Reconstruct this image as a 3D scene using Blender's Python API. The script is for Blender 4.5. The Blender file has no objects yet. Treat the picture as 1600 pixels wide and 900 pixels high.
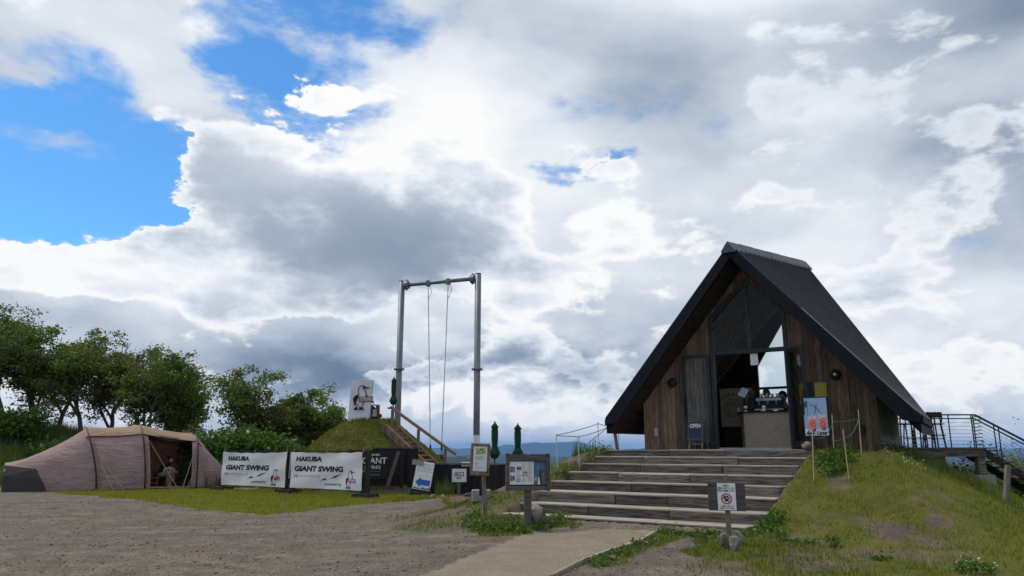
import bpy, bmesh, math, random
import numpy as np
from mathutils import Vector, Matrix
R = math.radians
random.seed(7); rng = np.random.default_rng(7)
scene = bpy.context.scene
col = scene.collection

# ------------------------------------------------------------------ camera
F_PX, EYE = 1155.0, 1.5
PITCH = math.atan(252 / F_PX)
cam_d = bpy.data.cameras.new('camera'); cam_d.sensor_width = 36; cam_d.lens = F_PX / 1600 * 36
cam_d.clip_start = .1; cam_d.clip_end = 300000
cam = bpy.data.objects.new('camera', cam_d); col.objects.link(cam)
cam.location = (0, 0, EYE); cam.rotation_euler = (math.pi / 2 + PITCH, 0, 0)
scene.camera = cam

# ------------------------------------------------------------------ light, exposure
SUN_EL, SUN_AZ = 56, -62            # degrees; azimuth from +Y (view direction) towards +X
sd = Vector((math.sin(R(SUN_AZ)) * math.cos(R(SUN_EL)), math.cos(R(SUN_AZ)) * math.cos(R(SUN_EL)), math.sin(R(SUN_EL))))
sl = bpy.data.lights.new('sun', 'SUN'); sl.energy = 1.5; sl.angle = R(11); sl.color = (1, .95, .87)
so = bpy.data.objects.new('sun', sl); col.objects.link(so); so.rotation_euler = sd.to_track_quat('Z', 'Y').to_euler()
so.location = (0, 0, 60)
vs = scene.view_settings
vs.view_transform = 'Standard'; vs.look = 'None'; vs.gamma = 1; vs.use_curve_mapping = False; vs.exposure = 0.72
scene.cycles.max_bounces = 6; scene.cycles.diffuse_bounces = 3; scene.cycles.glossy_bounces = 2
scene.cycles.transparent_max_bounces = 12; scene.cycles.volume_bounces = 0
scene.cycles.use_denoising = True


class Nodes:
    """tiny helper that writes node graphs"""
    def __init__(s, nt):
        s.nt = nt; s.nt.nodes.clear()
    def new(s, t, **kw):
        n = s.nt.nodes.new(t)
        for k, v in kw.items(): setattr(n, k, v)
        return n
    def put(s, sock, v):
        if v is None: return
        if isinstance(v, bpy.types.NodeSocket): s.nt.links.new(v, sock)
        else: sock.default_value = v
    def m(s, op, a, b=None, c=None, clamp=False):
        n = s.new('ShaderNodeMath', operation=op, use_clamp=clamp)
        s.put(n.inputs[0], a); s.put(n.inputs[1], b); s.put(n.inputs[2], c)
        return n.outputs[0]
    def noise(s, vec, scale, detail=6, rough=.55, dist=0.0, lac=2.0, color=False):
        n = s.new('ShaderNodeTexNoise')
        s.put(n.inputs['Vector'], vec); s.put(n.inputs['Scale'], scale); s.put(n.inputs['Detail'], detail)
        s.put(n.inputs['Roughness'], rough); s.put(n.inputs['Distortion'], dist); s.put(n.inputs['Lacunarity'], lac)
        return n.outputs['Color' if color else 'Fac']
    def vec(s, x, y, z):
        n = s.new('ShaderNodeCombineXYZ'); s.put(n.inputs[0], x); s.put(n.inputs[1], y); s.put(n.inputs[2], z)
        return n.outputs[0]
    def vm(s, op, a, b=None, scale=None):
        n = s.new('ShaderNodeVectorMath', operation=op); s.put(n.inputs[0], a); s.put(n.inputs[1], b)
        if scale is not None: s.put(n.inputs['Scale'], scale)
        return n.outputs[0]
    def ramp(s, fac, stops, interp='LINEAR'):
        n = s.new('ShaderNodeValToRGB'); n.color_ramp.interpolation = interp
        e = n.color_ramp.elements
        while len(e) < len(stops): e.new(.5)
        for i, (p, c) in enumerate(stops):
            e[i].position = p; e[i].color = (*c, 1) if len(c) == 3 else c
        s.put(n.inputs[0], fac); return n.outputs[0]
    def mix(s, fac, a, b, blend='MIX'):
        n = s.new('ShaderNodeMix', data_type='RGBA', blend_type=blend)
        s.put(n.inputs[0], fac)
        for sock, v in ((n.inputs[6], a), (n.inputs[7], b)):
            s.put(sock, (*v, 1) if isinstance(v, tuple) and len(v) == 3 else v)
        return n.outputs[2]
    def smooth(s, x, lo, hi):
        n = s.new('ShaderNodeMapRange', interpolation_type='SMOOTHSTEP')
        s.put(n.inputs[0], x); n.inputs[1].default_value = lo; n.inputs[2].default_value = hi
        return n.outputs[0]


CP, SP = math.cos(PITCH), math.sin(PITCH)
def ray(px, py):
    r, u = (px - 800) / F_PX, (450 - py) / F_PX
    return Vector((r, CP - u * SP, SP + u * CP))
def at(px, py, Y):
    d = ray(px, py); return d * (Y / d.y) + Vector((0, 0, EYE))
def atz(px, py, z):
    d = ray(px, py); return d * ((z - EYE) / d.z) + Vector((0, 0, EYE))
def azel(px, py):
    d = ray(px, py); return math.atan2(d.x, d.y), math.atan2(d.z, math.hypot(d.x, d.y))
def srgb(r, g, b):
    return tuple(((c / 255) / 12.92 if c <= 10 else (((c / 255) + .055) / 1.055) ** 2.4) for c in (r, g, b))

# ------------------------------------------------------------------ sky with broken cloud
def build_world():
    w = bpy.data.worlds.new('World'); scene.world = w; w.use_nodes = True
    g = Nodes(w.node_tree)
    sky = g.new('ShaderNodeTexSky', sky_type='NISHITA')
    sky.sun_disc = False; sky.sun_elevation = R(SUN_EL); sky.sun_rotation = R(SUN_AZ)
    sky.air_density = 1.25; sky.dust_density = .25; sky.ozone_density = 3.0; sky.altitude = 1280
    tc = g.new('ShaderNodeTexCoord').outputs['Generated']
    sp = g.new('ShaderNodeSeparateXYZ'); g.put(sp.inputs[0], tc)
    x, y, z0 = sp.outputs
    z = g.m('MAXIMUM', z0, 0.0)
    k = g.m('DIVIDE', 1.0, g.m('ADD', z, .62))
    P = g.vec(g.m('MULTIPLY', x, k), g.m('MULTIPLY', y, k), g.m('MULTIPLY', z, 1.5))
    warp = g.noise(P, 3.2, 2, .5, color=True)
    warpc = g.vm('SUBTRACT', warp, (.5, .5, .5))
    ws = g.new('ShaderNodeSeparateXYZ'); g.put(ws.inputs[0], warpc)
    fine = g.vm('SUBTRACT', g.noise(P, 13.0, 4, .6, color=True), (.5, .5, .5))
    fs = g.new('ShaderNodeSeparateXYZ'); g.put(fs.inputs[0], fine)
    az = g.m('ADD', g.m('ARCTAN2', x, y), g.m('ADD', g.m('MULTIPLY', ws.outputs[0], .26), g.m('MULTIPLY', fs.outputs[0], .11)))
    el = g.m('ADD', g.m('ARCSINE', z0), g.m('ADD', g.m('MULTIPLY', ws.outputs[1], .13), g.m('MULTIPLY', fs.outputs[1], .07)))
    def blob(px, py, rx, ry, amp, tilt=0):
        a0, e0 = azel(px, py); ra, re = rx / F_PX, ry / F_PX
        da, de = g.m('SUBTRACT', az, a0), g.m('SUBTRACT', el, e0)
        if tilt:
            c, s = math.cos(R(tilt)), math.sin(R(tilt))
            da, de = (g.m('ADD', g.m('MULTIPLY', da, c), g.m('MULTIPLY', de, s)),
                      g.m('SUBTRACT', g.m('MULTIPLY', de, c), g.m('MULTIPLY', da, s)))
        q = g.m('ADD', g.m('POWER', g.m('ABSOLUTE', g.m('DIVIDE', da, ra)), 2.0), g.m('POWER', g.m('ABSOLUTE', g.m('DIVIDE', de, re)), 2.0))
        return g.m('MULTIPLY', g.m('EXPONENT', g.m('MULTIPLY', q, -1.0)), amp)
    def total(base, blobs):
        t = base
        for b in blobs: t = g.m('ADD', t, blob(*b))
        return t
    Pw = g.vm('ADD', P, g.vm('SCALE', warpc, scale=.10))
    n1 = g.noise(Pw, 3.4, 9, .54)                     # broad sheet
    n2 = g.noise(g.vm('ADD', Pw, (3.1, 7.7, 1.9)), 5.6, 10, .56)   # heaped cloud in front of it
    n3 = g.noise(g.vm('ADD', Pw, (5.2, 1.4, 8.3)), 2.6, 6, .5)
    # the high sheet: nearly everywhere, with the blue opening high on the left and a small hole
    cover = total(g.m('ADD', g.m('MULTIPLY', g.m('SUBTRACT', n1, .5), 2.1), 1.12), COVER_BLOBS)
    n4 = g.noise(g.vm('ADD', Pw, (1.2, 4.4, 6.3)), 15.0, 7, .62)   # wisps
    cover = g.m('ADD', cover, g.m('ADD', g.m('MULTIPLY', g.m('SUBTRACT', n2, .5), 1.0), g.m('MULTIPLY', g.m('SUBTRACT', n4, .5), 1.1)))
    alpha = g.smooth(cover, .20, .90)
    shade = total(g.m('ADD', g.m('MULTIPLY', g.m('SUBTRACT', n3, .5), .95), .70), SHADE_BLOBS)
    shade = g.m('ADD', shade, g.m('MULTIPLY', g.m('SUBTRACT', n1, .5), .70))
    tone = [(0.0, srgb(84, 104, 134)), (.22, srgb(120, 136, 158)), (.45, srgb(164, 176, 193)),
            (.66, srgb(202, 211, 223)), (.84, srgb(232, 238, 245)), (1.0, srgb(254, 254, 254))]
    sheet = g.ramp(shade, tone)
    # heaped clouds: bright rims, grey cores, darker towards their base
    dens = total(g.m('ADD', g.m('MULTIPLY', g.m('SUBTRACT', n2, .5), 2.4), -.22), HEAP_BLOBS)
    dens = g.m('ADD', dens, g.m('ADD', g.m('MULTIPLY', g.m('SUBTRACT', n1, .5), .6), g.m('MULTIPLY', g.m('SUBTRACT', n4, .5), .35)))
    dens = g.m('SUBTRACT', dens, g.m('MULTIPLY', g.m('SUBTRACT', 1.0, g.smooth(cover, -.1, .6)), .7))
    alpha2 = g.smooth(dens, -.02, .17)
    core = g.smooth(dens, -.02, .75)
    shade2 = g.m('SUBTRACT', 1.0, g.m('MULTIPLY', core, .46))
    shade2 = g.m('ADD', total(shade2, HEAP_SHADE), g.m('MULTIPLY', g.m('SUBTRACT', n3, .5), .35))
    heap = g.ramp(shade2, tone)
    ccol = g.mix(alpha2, sheet, heap)
    alpha = g.m('MAXIMUM', alpha, alpha2)
    ccol10 = g.vm('SCALE', ccol, scale=6.1)
    blue = g.mix(1.0, sky.outputs[0], (.38, .70, .90), 'MULTIPLY')
    res = g.mix(alpha, blue, ccol10)
    bg = g.new('ShaderNodeBackground'); g.put(bg.inputs[0], res); bg.inputs[1].default_value = .1
    out = g.new('ShaderNodeOutputWorld'); g.nt.links.new(bg.outputs[0], out.inputs[0])
    w.cycles.sampling_method = 'MANUAL'; w.cycles.sample_map_resolution = 512

# cloud masses where they stand in the sky (direction, extent, amount)
COVER_BLOBS = [(150, 130, 380, 210, -.92), (60, 290, 200, 100, -.70), (90, 250, 110, 40, .22), (510, 45, 150, 110, -.78), (420, 135, 80, 60, -.40),
               (275, 85, 45, 120, .85, 35), (50, 40, 110, 50, .85), (470, 75, 80, 24, .55), (80, 215, 80, 22, .45), (60, 140, 100, 16, .5),
               (910, 262, 50, 20, -.85), (980, 315, 20, 10, -.40), (700, 120, 130, 140, .35), (330, 300, 150, 130, .5),
               (120, 415, 180, 45, .6), (500, 560, 420, 110, .5), (800, 694, 900, 14, -.2)]
SHADE_BLOBS = [(640, 210, 260, 90, .16), (250, 250, 110, 80, .12), (200, 520, 330, 40, -.22), (560, 588, 330, 34, -.38), (860, 575, 190, 40, -.28),
               (760, 640, 260, 22, .26), (1180, 60, 340, 70, -.20), (1560, 70, 190, 120, -.24), (1000, 130, 200, 90, -.08), (1380, 165, 240, 40, .14),
               (1500, 230, 190, 60, -.20), (1500, 400, 230, 70, -.16), (900, 430, 200, 100, .08), (1430, 560, 220, 50, .10), (1500, 650, 260, 26, -.14)]
# heaped clouds in front of the sheet, then their own light and shade
HEAP_BLOBS = [(490, 330, 290, 95, .78), (680, 390, 170, 100, .78), (330, 300, 110, 70, .35), (110, 415, 170, 42, .75), (430, 455, 150, 34, .45), (1230, 70, 300, 55, .10), (1490, 215, 180, 50, .15),
              (1130, 160, 140, 40, .25), (1480, 395, 200, 50, .40), (540, 585, 260, 26, .45), (880, 575, 150, 34, .40), (760, 645, 190, 18, .45), (1330, 300, 160, 36, .30), (1480, 560, 170, 36, .38),
              (980, 360, 160, 50, .25), (930, 470, 160, 40, .25), (640, 190, 200, 60, .25)]
HEAP_SHADE = [(560, 390, 260, 60, -.13), (660, 440, 190, 55, -.12), (420, 260, 140, 40, .12), (110, 400, 170, 34, .40), (430, 440, 120, 26, .22), (1300, 130, 420, 170, -.16), (1560, 330, 200, 140, -.08), (540, 592, 280, 24, -.30),
              (880, 582, 160, 26, -.25), (760, 645, 200, 20, .40), (1480, 555, 180, 36, .22), (980, 350, 180, 70, .20), (640, 190, 220, 70, .30), (930, 470, 160, 40, .16)]
build_world()

# ------------------------------------------------------------------ mesh and object helpers
class MB:
    """collects shapes into one mesh"""
    def __init__(s): s.v = []; s.f = []
    def add(s, vs, fs, M=None):
        o = len(s.v)
        s.v += [tuple(M @ Vector(p)) if M else tuple(p) for p in vs]
        s.f += [tuple(i + o for i in f) for f in fs]; return s
    def box(s, x0, x1, y0, y1, z0, z1, M=None):
        return s.add([(x0, y0, z0), (x1, y0, z0), (x1, y1, z0), (x0, y1, z0), (x0, y0, z1), (x1, y0, z1), (x1, y1, z1), (x0, y1, z1)],
                     [(3, 2, 1, 0), (4, 5, 6, 7), (0, 1, 5, 4), (1, 2, 6, 5), (2, 3, 7, 6), (3, 0, 4, 7)], M)
    def bar(s, p, q, w, h, up=(0, 0, 1)):
        """rectangular bar from p to q, w wide, h high"""
        p, q = Vector(p), Vector(q); d = (q - p); L = d.length; d.normalize()
        sx = d.cross(Vector(up));
        if sx.length < 1e-4: sx = d.cross(Vector((0, 1, 0)))
        sx.normalize(); sz = sx.cross(d)
        M = Matrix((sx, d, sz)).transposed().to_4x4(); M.translation = p
        return s.box(-w / 2, w / 2, 0, L, -h / 2, h / 2, M)
    def tube(s, pts, r, n=8, caps=True):
        pts = [Vector(p) for p in pts]; rs = r if isinstance(r, (list, tuple)) else [r] * len(pts)
        vs = []; up = Vector((.13, .21, .97))
        for i, p in enumerate(pts):
            d = (pts[min(i + 1, len(pts) - 1)] - pts[max(i - 1, 0)])
            if d.length < 1e-9: d = Vector((0, 0, 1))
            d.normalize()
            if abs(d.dot(up)) > .98: up = Vector((.97, .2, .1))
            a = d.cross(up).normalized(); b = d.cross(a)
            for k in range(n):
                t = 2 * math.pi * k / n
                vs.append(p + (a * math.cos(t) + b * math.sin(t)) * rs[i])
        fs = [(i * n + k, i * n + (k + 1) % n, (i + 1) * n + (k + 1) % n, (i + 1) * n + k) for i in range(len(pts) - 1) for k in range(n)]
        if caps: fs += [tuple(range(n))[::-1], tuple(range((len(pts) - 1) * n, len(pts) * n))]
        return s.add(vs, fs)
    def prism(s, poly, d0, d1, plane='xz', M=None):
        """polygon in a plane, extruded from d0 to d1 along the third axis"""
        f = {'xz': lambda a, b, d: (a, d, b), 'xy': lambda a, b, d: (a, b, d), 'yz': lambda a, b, d: (d, a, b)}[plane]
        n = len(poly)
        vs = [f(a, b, d0) for a, b in poly] + [f(a, b, d1) for a, b in poly]
        fs = [tuple(range(n)), tuple(range(n, 2 * n))[::-1]] + [(i, i + n, (i + 1) % n + n, (i + 1) % n) for i in range(n)]
        return s.add(vs, fs, M)
    def quad(s, x0, x1, z0, z1, y):
        return s.add([(x0, y, z0), (x1, y, z0), (x1, y, z1), (x0, y, z1)], [(0, 1, 2, 3)])
    def lathe(s, prof, n=16, M=None, fold=0, nf=8):
        vs = []
        for r, z in prof:
            for k in range(n):
                t = 2 * math.pi * k / n; rr = r * (1 + fold * math.cos(nf * t))
                vs.append((rr * math.cos(t), rr * math.sin(t), z))
        fs = [(i * n + k, i * n + (k + 1) % n, (i + 1) * n + (k + 1) % n, (i + 1) * n + k) for i in range(len(prof) - 1) for k in range(n)]
        fs += [tuple(range(n))[::-1], tuple(range((len(prof) - 1) * n, len(prof) * n))]
        return s.add(vs, fs, M)
    def ribbon(s, pts, w, y):
        """flat stroke in the xz plane at depth y"""
        pts = [Vector((p[0], p[1])) for p in pts]; L = []; Rr = []
        ws = w if isinstance(w, (list, tuple)) else [w] * len(pts)
        for i, p in enumerate(pts):
            d = (pts[min(i + 1, len(pts) - 1)] - pts[max(i - 1, 0)]).normalized(); nrm = Vector((-d.y, d.x)) * ws[i] / 2
            L.append(p + nrm); Rr.append(p - nrm)
        n = len(pts)
        return s.add([(a.x, y, a.y) for a in L] + [(a.x, y, a.y) for a in Rr], [(i, i + n, i + n + 1, i + 1) for i in range(n - 1)])
    def build(s, name, mat, parent=None, smooth=False, bevel=0.0):
        me = bpy.data.meshes.new(name); me.from_pydata(s.v, [], s.f)
        bm = bmesh.new(); bm.from_mesh(me); bmesh.ops.recalc_face_normals(bm, faces=bm.faces)
        if bevel: bmesh.ops.bevel(bm, geom=list(bm.edges), offset=bevel, segments=1, affect='EDGES', clamp_overlap=True)
        bm.to_mesh(me); bm.free()
        if smooth: me.shade_smooth()
        return link(name, me, mat, parent)

def link(name, me, mat, parent=None):
    o = bpy.data.objects.new(name, me); col.objects.link(o)
    if mat is not None and me is not None: me.materials.append(MATS[mat] if isinstance(mat, str) else mat)
    if parent is not None: o.parent = parent
    return o
def tag(o, label=None, cat=None, group=None, kind=None):
    if label: o['label'] = label
    if cat: o['category'] = cat
    if group: o['group'] = group
    if kind: o['kind'] = kind
    return o
def thing(name, label, cat, loc=(0, 0, 0), rz=0, group=None):
    o = bpy.data.objects.new(name, None); col.objects.link(o); o.empty_display_size = .2
    o.location = loc; o.rotation_euler = (0, 0, rz); return tag(o, label, cat, group)

def text_mesh(body, size, bold=0.0, shear=0.0, align='LEFT', spacing=1.0, squeeze=1.0):
    c = bpy.data.curves.new('t', 'FONT'); c.body = body; c.size = size; c.align_x = align; c.shear = shear
    c.offset = bold; c.space_character = spacing; c.resolution_u = 3; c.fill_mode = 'FRONT'
    o = bpy.data.objects.new('t', c); col.objects.link(o)
    bpy.context.view_layer.update()
    me = bpy.data.meshes.new_from_object(o.evaluated_get(bpy.context.evaluated_depsgraph_get()))
    bpy.data.objects.remove(o)
    me.transform(Matrix.Rotation(math.pi / 2, 4, 'X') @ Matrix.Scale(squeeze, 4, (1, 0, 0)))
    return me
def text(parent, name, body, size, x, z, y, mat, **kw):
    """lettering that stands in the parent's xz plane, facing -y"""
    wave = kw.pop('wave', None); me = text_mesh(body, size, **kw); me.transform(Matrix.Translation((x, y, z)))
    if wave:
        for v in me.vertices: v.co.y += wave(v.co.x, v.co.z)
    me.materials.clear(); return link(name, me, mat, parent)

def text_fit(parent, body, x, z, y, width, cap, m, wave=None, right=False, **kw):
    """lettering scaled to a given width and height, lower left (or right) corner at x, z"""
    me = text_mesh(body, 1.0, **kw); c = np.empty(len(me.vertices) * 3); me.vertices.foreach_get('co', c); c = c.reshape(-1, 3)
    lo, hi = c.min(0), c.max(0); c = (c - [lo[0], 0, lo[2]]) * [width / (hi[0] - lo[0]), 1, cap / (hi[2] - lo[2])] + [x - (width if right else 0), y, z]
    if wave is not None: c[:, 1] += [wave(a, b) for a, b in c[:, [0, 2]]]
    me.vertices.foreach_set('co', c.ravel()); me.update(); me.materials.clear(); return link('lettering', me, m, parent)

# ------------------------------------------------------------------ materials
MATS = {}
def mat(name, c1, c2=None, scale=6, rough=.85, bump=0, bscale=60, stretch=(1, 1, 1), rand=0, metal=0, spec=.3, var=.25, detail=6, coat=None, contrast=(.3, .7)):
    m = bpy.data.materials.new(name); m.use_nodes = True; g = Nodes(m.node_tree)
    b = g.new('ShaderNodeBsdfPrincipled'); o = g.new('ShaderNodeOutputMaterial'); g.nt.links.new(b.outputs[0], o.inputs[0])
    tc = g.new('ShaderNodeTexCoord').outputs['Object']
    mp = g.new('ShaderNodeMapping'); g.put(mp.inputs[0], tc); mp.inputs['Scale'].default_value = stretch
    v = mp.outputs[0]
    if rand:
        oi = g.new('ShaderNodeObjectInfo'); v = g.vm('ADD', v, g.vm('SCALE', g.vec(oi.outputs['Random'], oi.outputs['Random'], oi.outputs['Random']), scale=37.0))
    f = g.noise(v, scale, detail, .6)
    if c2 is None: c2 = tuple(c * (1 - var) for c in c1)
    cc = g.mix(g.smooth(f, *contrast), c1, c2)
    if rand:
        k = g.m('ADD', g.m('MULTIPLY', oi.outputs['Random'], 2 * rand), 1 - rand)
        cc = g.vm('SCALE', cc, scale=k)
    g.put(b.inputs['Base Color'], cc); b.inputs['Roughness'].default_value = rough; b.inputs['Metallic'].default_value = metal
    b.inputs['Specular IOR Level'].default_value = spec
    if bump:
        bn = g.new('ShaderNodeBump'); bn.inputs['Strength'].default_value = bump; bn.inputs['Distance'].default_value = .02
        g.put(bn.inputs['Height'], g.noise(v, bscale, 4, .6)); g.nt.links.new(bn.outputs[0], b.inputs['Normal'])
    MATS[name] = m; return m

def leaf_mat(name, c1, c2, trans=.35, rough=.6):
    m = bpy.data.materials.new(name); m.use_nodes = True; g = Nodes(m.node_tree)
    geo = g.new('ShaderNodeNewGeometry')
    tc = g.new('ShaderNodeTexCoord').outputs['Object']
    f = g.m('ADD', g.m('MULTIPLY', geo.outputs['Random Per Island'], .6), g.m('MULTIPLY', g.noise(tc, .9, 3), .6))
    cc = g.mix(g.smooth(f, .2, .95), c1, c2)
    d = g.new('ShaderNodeBsdfPrincipled'); g.put(d.inputs['Base Color'], cc); d.inputs['Roughness'].default_value = rough
    d.inputs['Specular IOR Level'].default_value = .25
    t = g.new('ShaderNodeBsdfTranslucent'); g.put(t.inputs[0], g.mix(1.0, cc, (1.0, 1.1, .5), 'MULTIPLY'))
    ms = g.new('ShaderNodeMixShader'); ms.inputs[0].default_value = trans
    g.nt.links.new(d.outputs[0], ms.inputs[1]); g.nt.links.new(t.outputs[0], ms.inputs[2])
    o = g.new('ShaderNodeOutputMaterial'); g.nt.links.new(ms.outputs[0], o.inputs[0]); MATS[name] = m

def cloth_mat(name, c1, c2, trans=.30):
    m = bpy.data.materials.new(name); m.use_nodes = True; g = Nodes(m.node_tree)
    tc = g.new('ShaderNodeTexCoord').outputs['Object']; mp = g.new('ShaderNodeMapping'); g.put(mp.inputs[0], tc); mp.inputs['Rotation'].default_value = (.3, .5, .2); mp.inputs['Scale'].default_value = (1, 1, 3.2)
    cc = g.mix(g.smooth(g.noise(tc, 1.4, 5), .3, .7), c1, c2)
    d = g.new('ShaderNodeBsdfPrincipled'); g.put(d.inputs['Base Color'], cc); d.inputs['Roughness'].default_value = .85; d.inputs['Specular IOR Level'].default_value = .2
    bn = g.new('ShaderNodeBump'); bn.inputs['Strength'].default_value = .9; bn.inputs['Distance'].default_value = .10
    g.put(bn.inputs['Height'], g.noise(mp.outputs[0], 1.9, 3, .5, .8)); g.nt.links.new(bn.outputs[0], d.inputs['Normal'])
    t = g.new('ShaderNodeBsdfTranslucent'); g.put(t.inputs[0], cc)
    ms = g.new('ShaderNodeMixShader'); ms.inputs[0].default_value = trans
    g.nt.links.new(d.outputs[0], ms.inputs[1]); g.nt.links.new(t.outputs[0], ms.inputs[2])
    o = g.new('ShaderNodeOutputMaterial'); g.nt.links.new(ms.outputs[0], o.inputs[0]); MATS[name] = m

def glass_mat(name, tint=(.9, .94, .95), refl=.5):
    m = bpy.data.materials.new(name); m.use_nodes = True; g = Nodes(m.node_tree)
    t = g.new('ShaderNodeBsdfTransparent'); t.inputs[0].default_value = (*tint, 1)
    r = g.new('ShaderNodeBsdfGlossy'); r.inputs['Roughness'].default_value = .03
    lw = g.new('ShaderNodeFresnel'); lw.inputs[0].default_value = 1.5
    ms = g.new('ShaderNodeMixShader'); g.put(ms.inputs[0], g.m('MULTIPLY', lw.outputs[0], refl, clamp=True))
    g.nt.links.new(t.outputs[0], ms.inputs[1]); g.nt.links.new(r.outputs[0], ms.inputs[2])
    o = g.new('ShaderNodeOutputMaterial'); g.nt.links.new(ms.outputs[0], o.inputs[0]); MATS[name] = m

mat('board', (.205, .136, .090), (.062, .045, .035), 3, .8, .35, 14, (22, 22, 1.2), rand=.35)
mat('board_grey', (.135, .130, .122), (.035, .035, .036), 3, .8, .35, 14, (22, 22, 1.2), rand=.25)
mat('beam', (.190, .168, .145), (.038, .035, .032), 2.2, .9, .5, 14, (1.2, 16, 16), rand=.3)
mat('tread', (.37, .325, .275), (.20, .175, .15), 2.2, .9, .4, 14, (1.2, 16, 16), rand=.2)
mat('pine', (.30, .21, .13), (.18, .12, .075), 3, .8, .3, 14, (2, 12, 12), rand=.15)
mat('old_post', (.21, .185, .155), (.09, .08, .07), 3, .9, .4, 12, (18, 18, 1.5), rand=.2)
mat('dark_wood', (.035, .026, .022), (.014, .011, .010), 3, .85, .4, 12, (14, 14, 2), rand=.3)
mat('char', (.018, .016, .018), (.008, .008, .009), 3, .8, .4, 12, (20, 20, 1.5), rand=.4)
mat('grey_wood', (.125, .115, .115), (.06, .055, .056), 3, .9, .4, 14, (1.5, 14, 14), rand=.15)
mat('lichen_wood', (.27, .22, .15), (.10, .075, .045), 9, .95, .5, 30)
mat('seat_brown', (.16, .07, .035), (.09, .04, .02), 4, .7, .2, 12, (12, 12, 2))
mat('seam', (.062, .067, .076), None, 3, .5, spec=.3)
mat('roof_metal', (.006, .007, .010), (.004, .005, .007), 3, .6, .05, 8, spec=.10)
mat('roof_cap', (.050, .056, .066), (.034, .038, .046), 2, .42, .05, 8, spec=.5, rand=.1)
mat('barge', (.009, .013, .017), (.006, .008, .011), 4, .7, .1, 20, spec=.15)
mat('soffit', (.035, .026, .020), (.016, .012, .010), 3, .85, .2, 12, (2, 14, 14), rand=.2)
mat('frame', (.020, .025, .032), (.014, .018, .022), 4, .5, .05, 20)
mat('batten', (.50, .30, .17), (.34, .20, .11), 3, .7, .2, 12, (10, 2, 10), rand=.2)
mat('edge_highlight', (.22, .225, .235), None, 4, .35, metal=.3)  # pale tone carries the painted highlight of the roof's front edge
mat('concrete', (.27, .26, .24), (.20, .195, .18), 2.5, .95, .3, 30)
mat('concrete_pale', (.46, .45, .42), (.34, .33, .31), 2.5, .95, .3, 30)
mat('counter', (.37, .315, .25), (.28, .235, .185), 3, .8, .15, 18, (2, 2, 9))
mat('black', (.012, .012, .014), None, 5, .55)
mat('rubber', (.02, .02, .022), None, 5, .8)
mat('steel', (.34, .36, .38), (.25, .27, .29), 5, .45, .08, 30, metal=.6)
mat('galv', (.19, .215, .235), (.12, .14, .155), 2.5, .5, .1, 25, (1, 1, .3), metal=.35)
mat('white_paint', (.75, .76, .78), None, 6, .6, var=.12)
mat('cup_white', (.75, .73, .68), None, 6, .5, var=.1)
mat('paper', (.66, .68, .72), (.60, .62, .66), 3, .7, .1, 9)
mat('banner', (.66, .67, .71), (.60, .61, .66), 2, .75, .35, 3.5)
mat('ink', (.015, .016, .024), None, 5, .7)
mat('ink_grey', (.12, .13, .17), None, 5, .7)
mat('ink_white', (.62, .62, .62), None, 5, .7, var=.1)
mat('ink_red', (.42, .04, .05), None, 5, .6)
mat('ink_blue', (.02, .13, .52), None, 5, .6, var=.1)
mat('navy', (.018, .03, .075), (.013, .022, .055), 5, .6)
mat('blackboard', (.022, .022, .022), (.015, .015, .014), 3, .8)
cloth_mat('canvas', (.42, .305, .295), (.335, .24, .245))
cloth_mat('canvas_tan', (.42, .285, .20), (.35, .235, .165))
mat('canvas_dark', (.055, .045, .050), (.04, .034, .038), 2, .9, .4, 4)
cloth_mat('canvas_in', (.34, .21, .155), (.27, .165, .12), .4)
mat('cord', (.42, .33, .24), None, 5, .8)
mat('rope_white', (.55, .56, .57), None, 5, .8)
mat('rope_green', (.05, .16, .11), None, 5, .7)
mat('rope_grey', (.20, .24, .27), None, 5, .7)
mat('bamboo', (.47, .40, .24), (.36, .30, .17), 6, .7, .1, 30)
mat('umbrella', (.010, .055, .035), (.006, .032, .021), 3, .75, .3, 10)
mat('redpost', (.19, .06, .028), (.12, .035, .018), 3, .8, .3, 12, (10, 10, 2))
mat('yellow', (.55, .30, .02), None, 5, .5)
mat('yellow_paper', (.36, .30, .055), (.30, .25, .045), 4, .6)
mat('pink', (.55, .33, .33), None, 5, .7)
mat('stone', (.19, .18, .16), (.09, .085, .075), 6, .95, .6, 22, rand=.2)
mat('lightstone', (.25, .225, .19), (.10, .092, .08), 4, .95, .6, 18)
mat('pebble', (.20, .185, .165), (.09, .085, .078), 40, .95, 0)
mat('skin', (.42, .26, .19), None, 8, .6)
mat('cloth_black', (.014, .014, .016), None, 8, .9)
mat('cloth_khaki', (.27, .20, .12), (.15, .12, .07), 9, .9, .3, 20, contrast=(.42, .58))
mat('camo', (.24, .20, .14), (.11, .085, .055), 14, .9, .2, 20, contrast=(.45, .55))
mat('cloth_navy', (.022, .035, .06), None, 8, .9)
mat('cap_brown', (.10, .075, .055), None, 8, .9)
mat('hair', (.012, .009, .008), None, 8, .8)
mat('boots', (.33, .22, .12), None, 8, .8)
mat('red_metal', (.35, .03, .03), None, 8, .5)
mat('bark', (.14, .12, .10), (.06, .052, .045), 5, .95, .5, 20, (8, 8, 2))
mat('photo_red', (.40, .10, .06), (.09, .03, .03), 30, .6, contrast=(.4, .6))
mat('photo_green', (.10, .13, .03), (.55, .50, .30), 28, .6, contrast=(.4, .6))
mat('photo_mixed', (.30, .28, .32), (.06, .02, .03), 34, .6, contrast=(.4, .6))
mat('photo_blue', (.09, .17, .27), (.04, .07, .11), 9, .6)
mat('bottle_green', (.025, .035, .018), None, 9, .4)
mat('poster_sky', (.30, .45, .66), (.24, .38, .58), 6, .5, stretch=(1, 1, 4))
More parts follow.
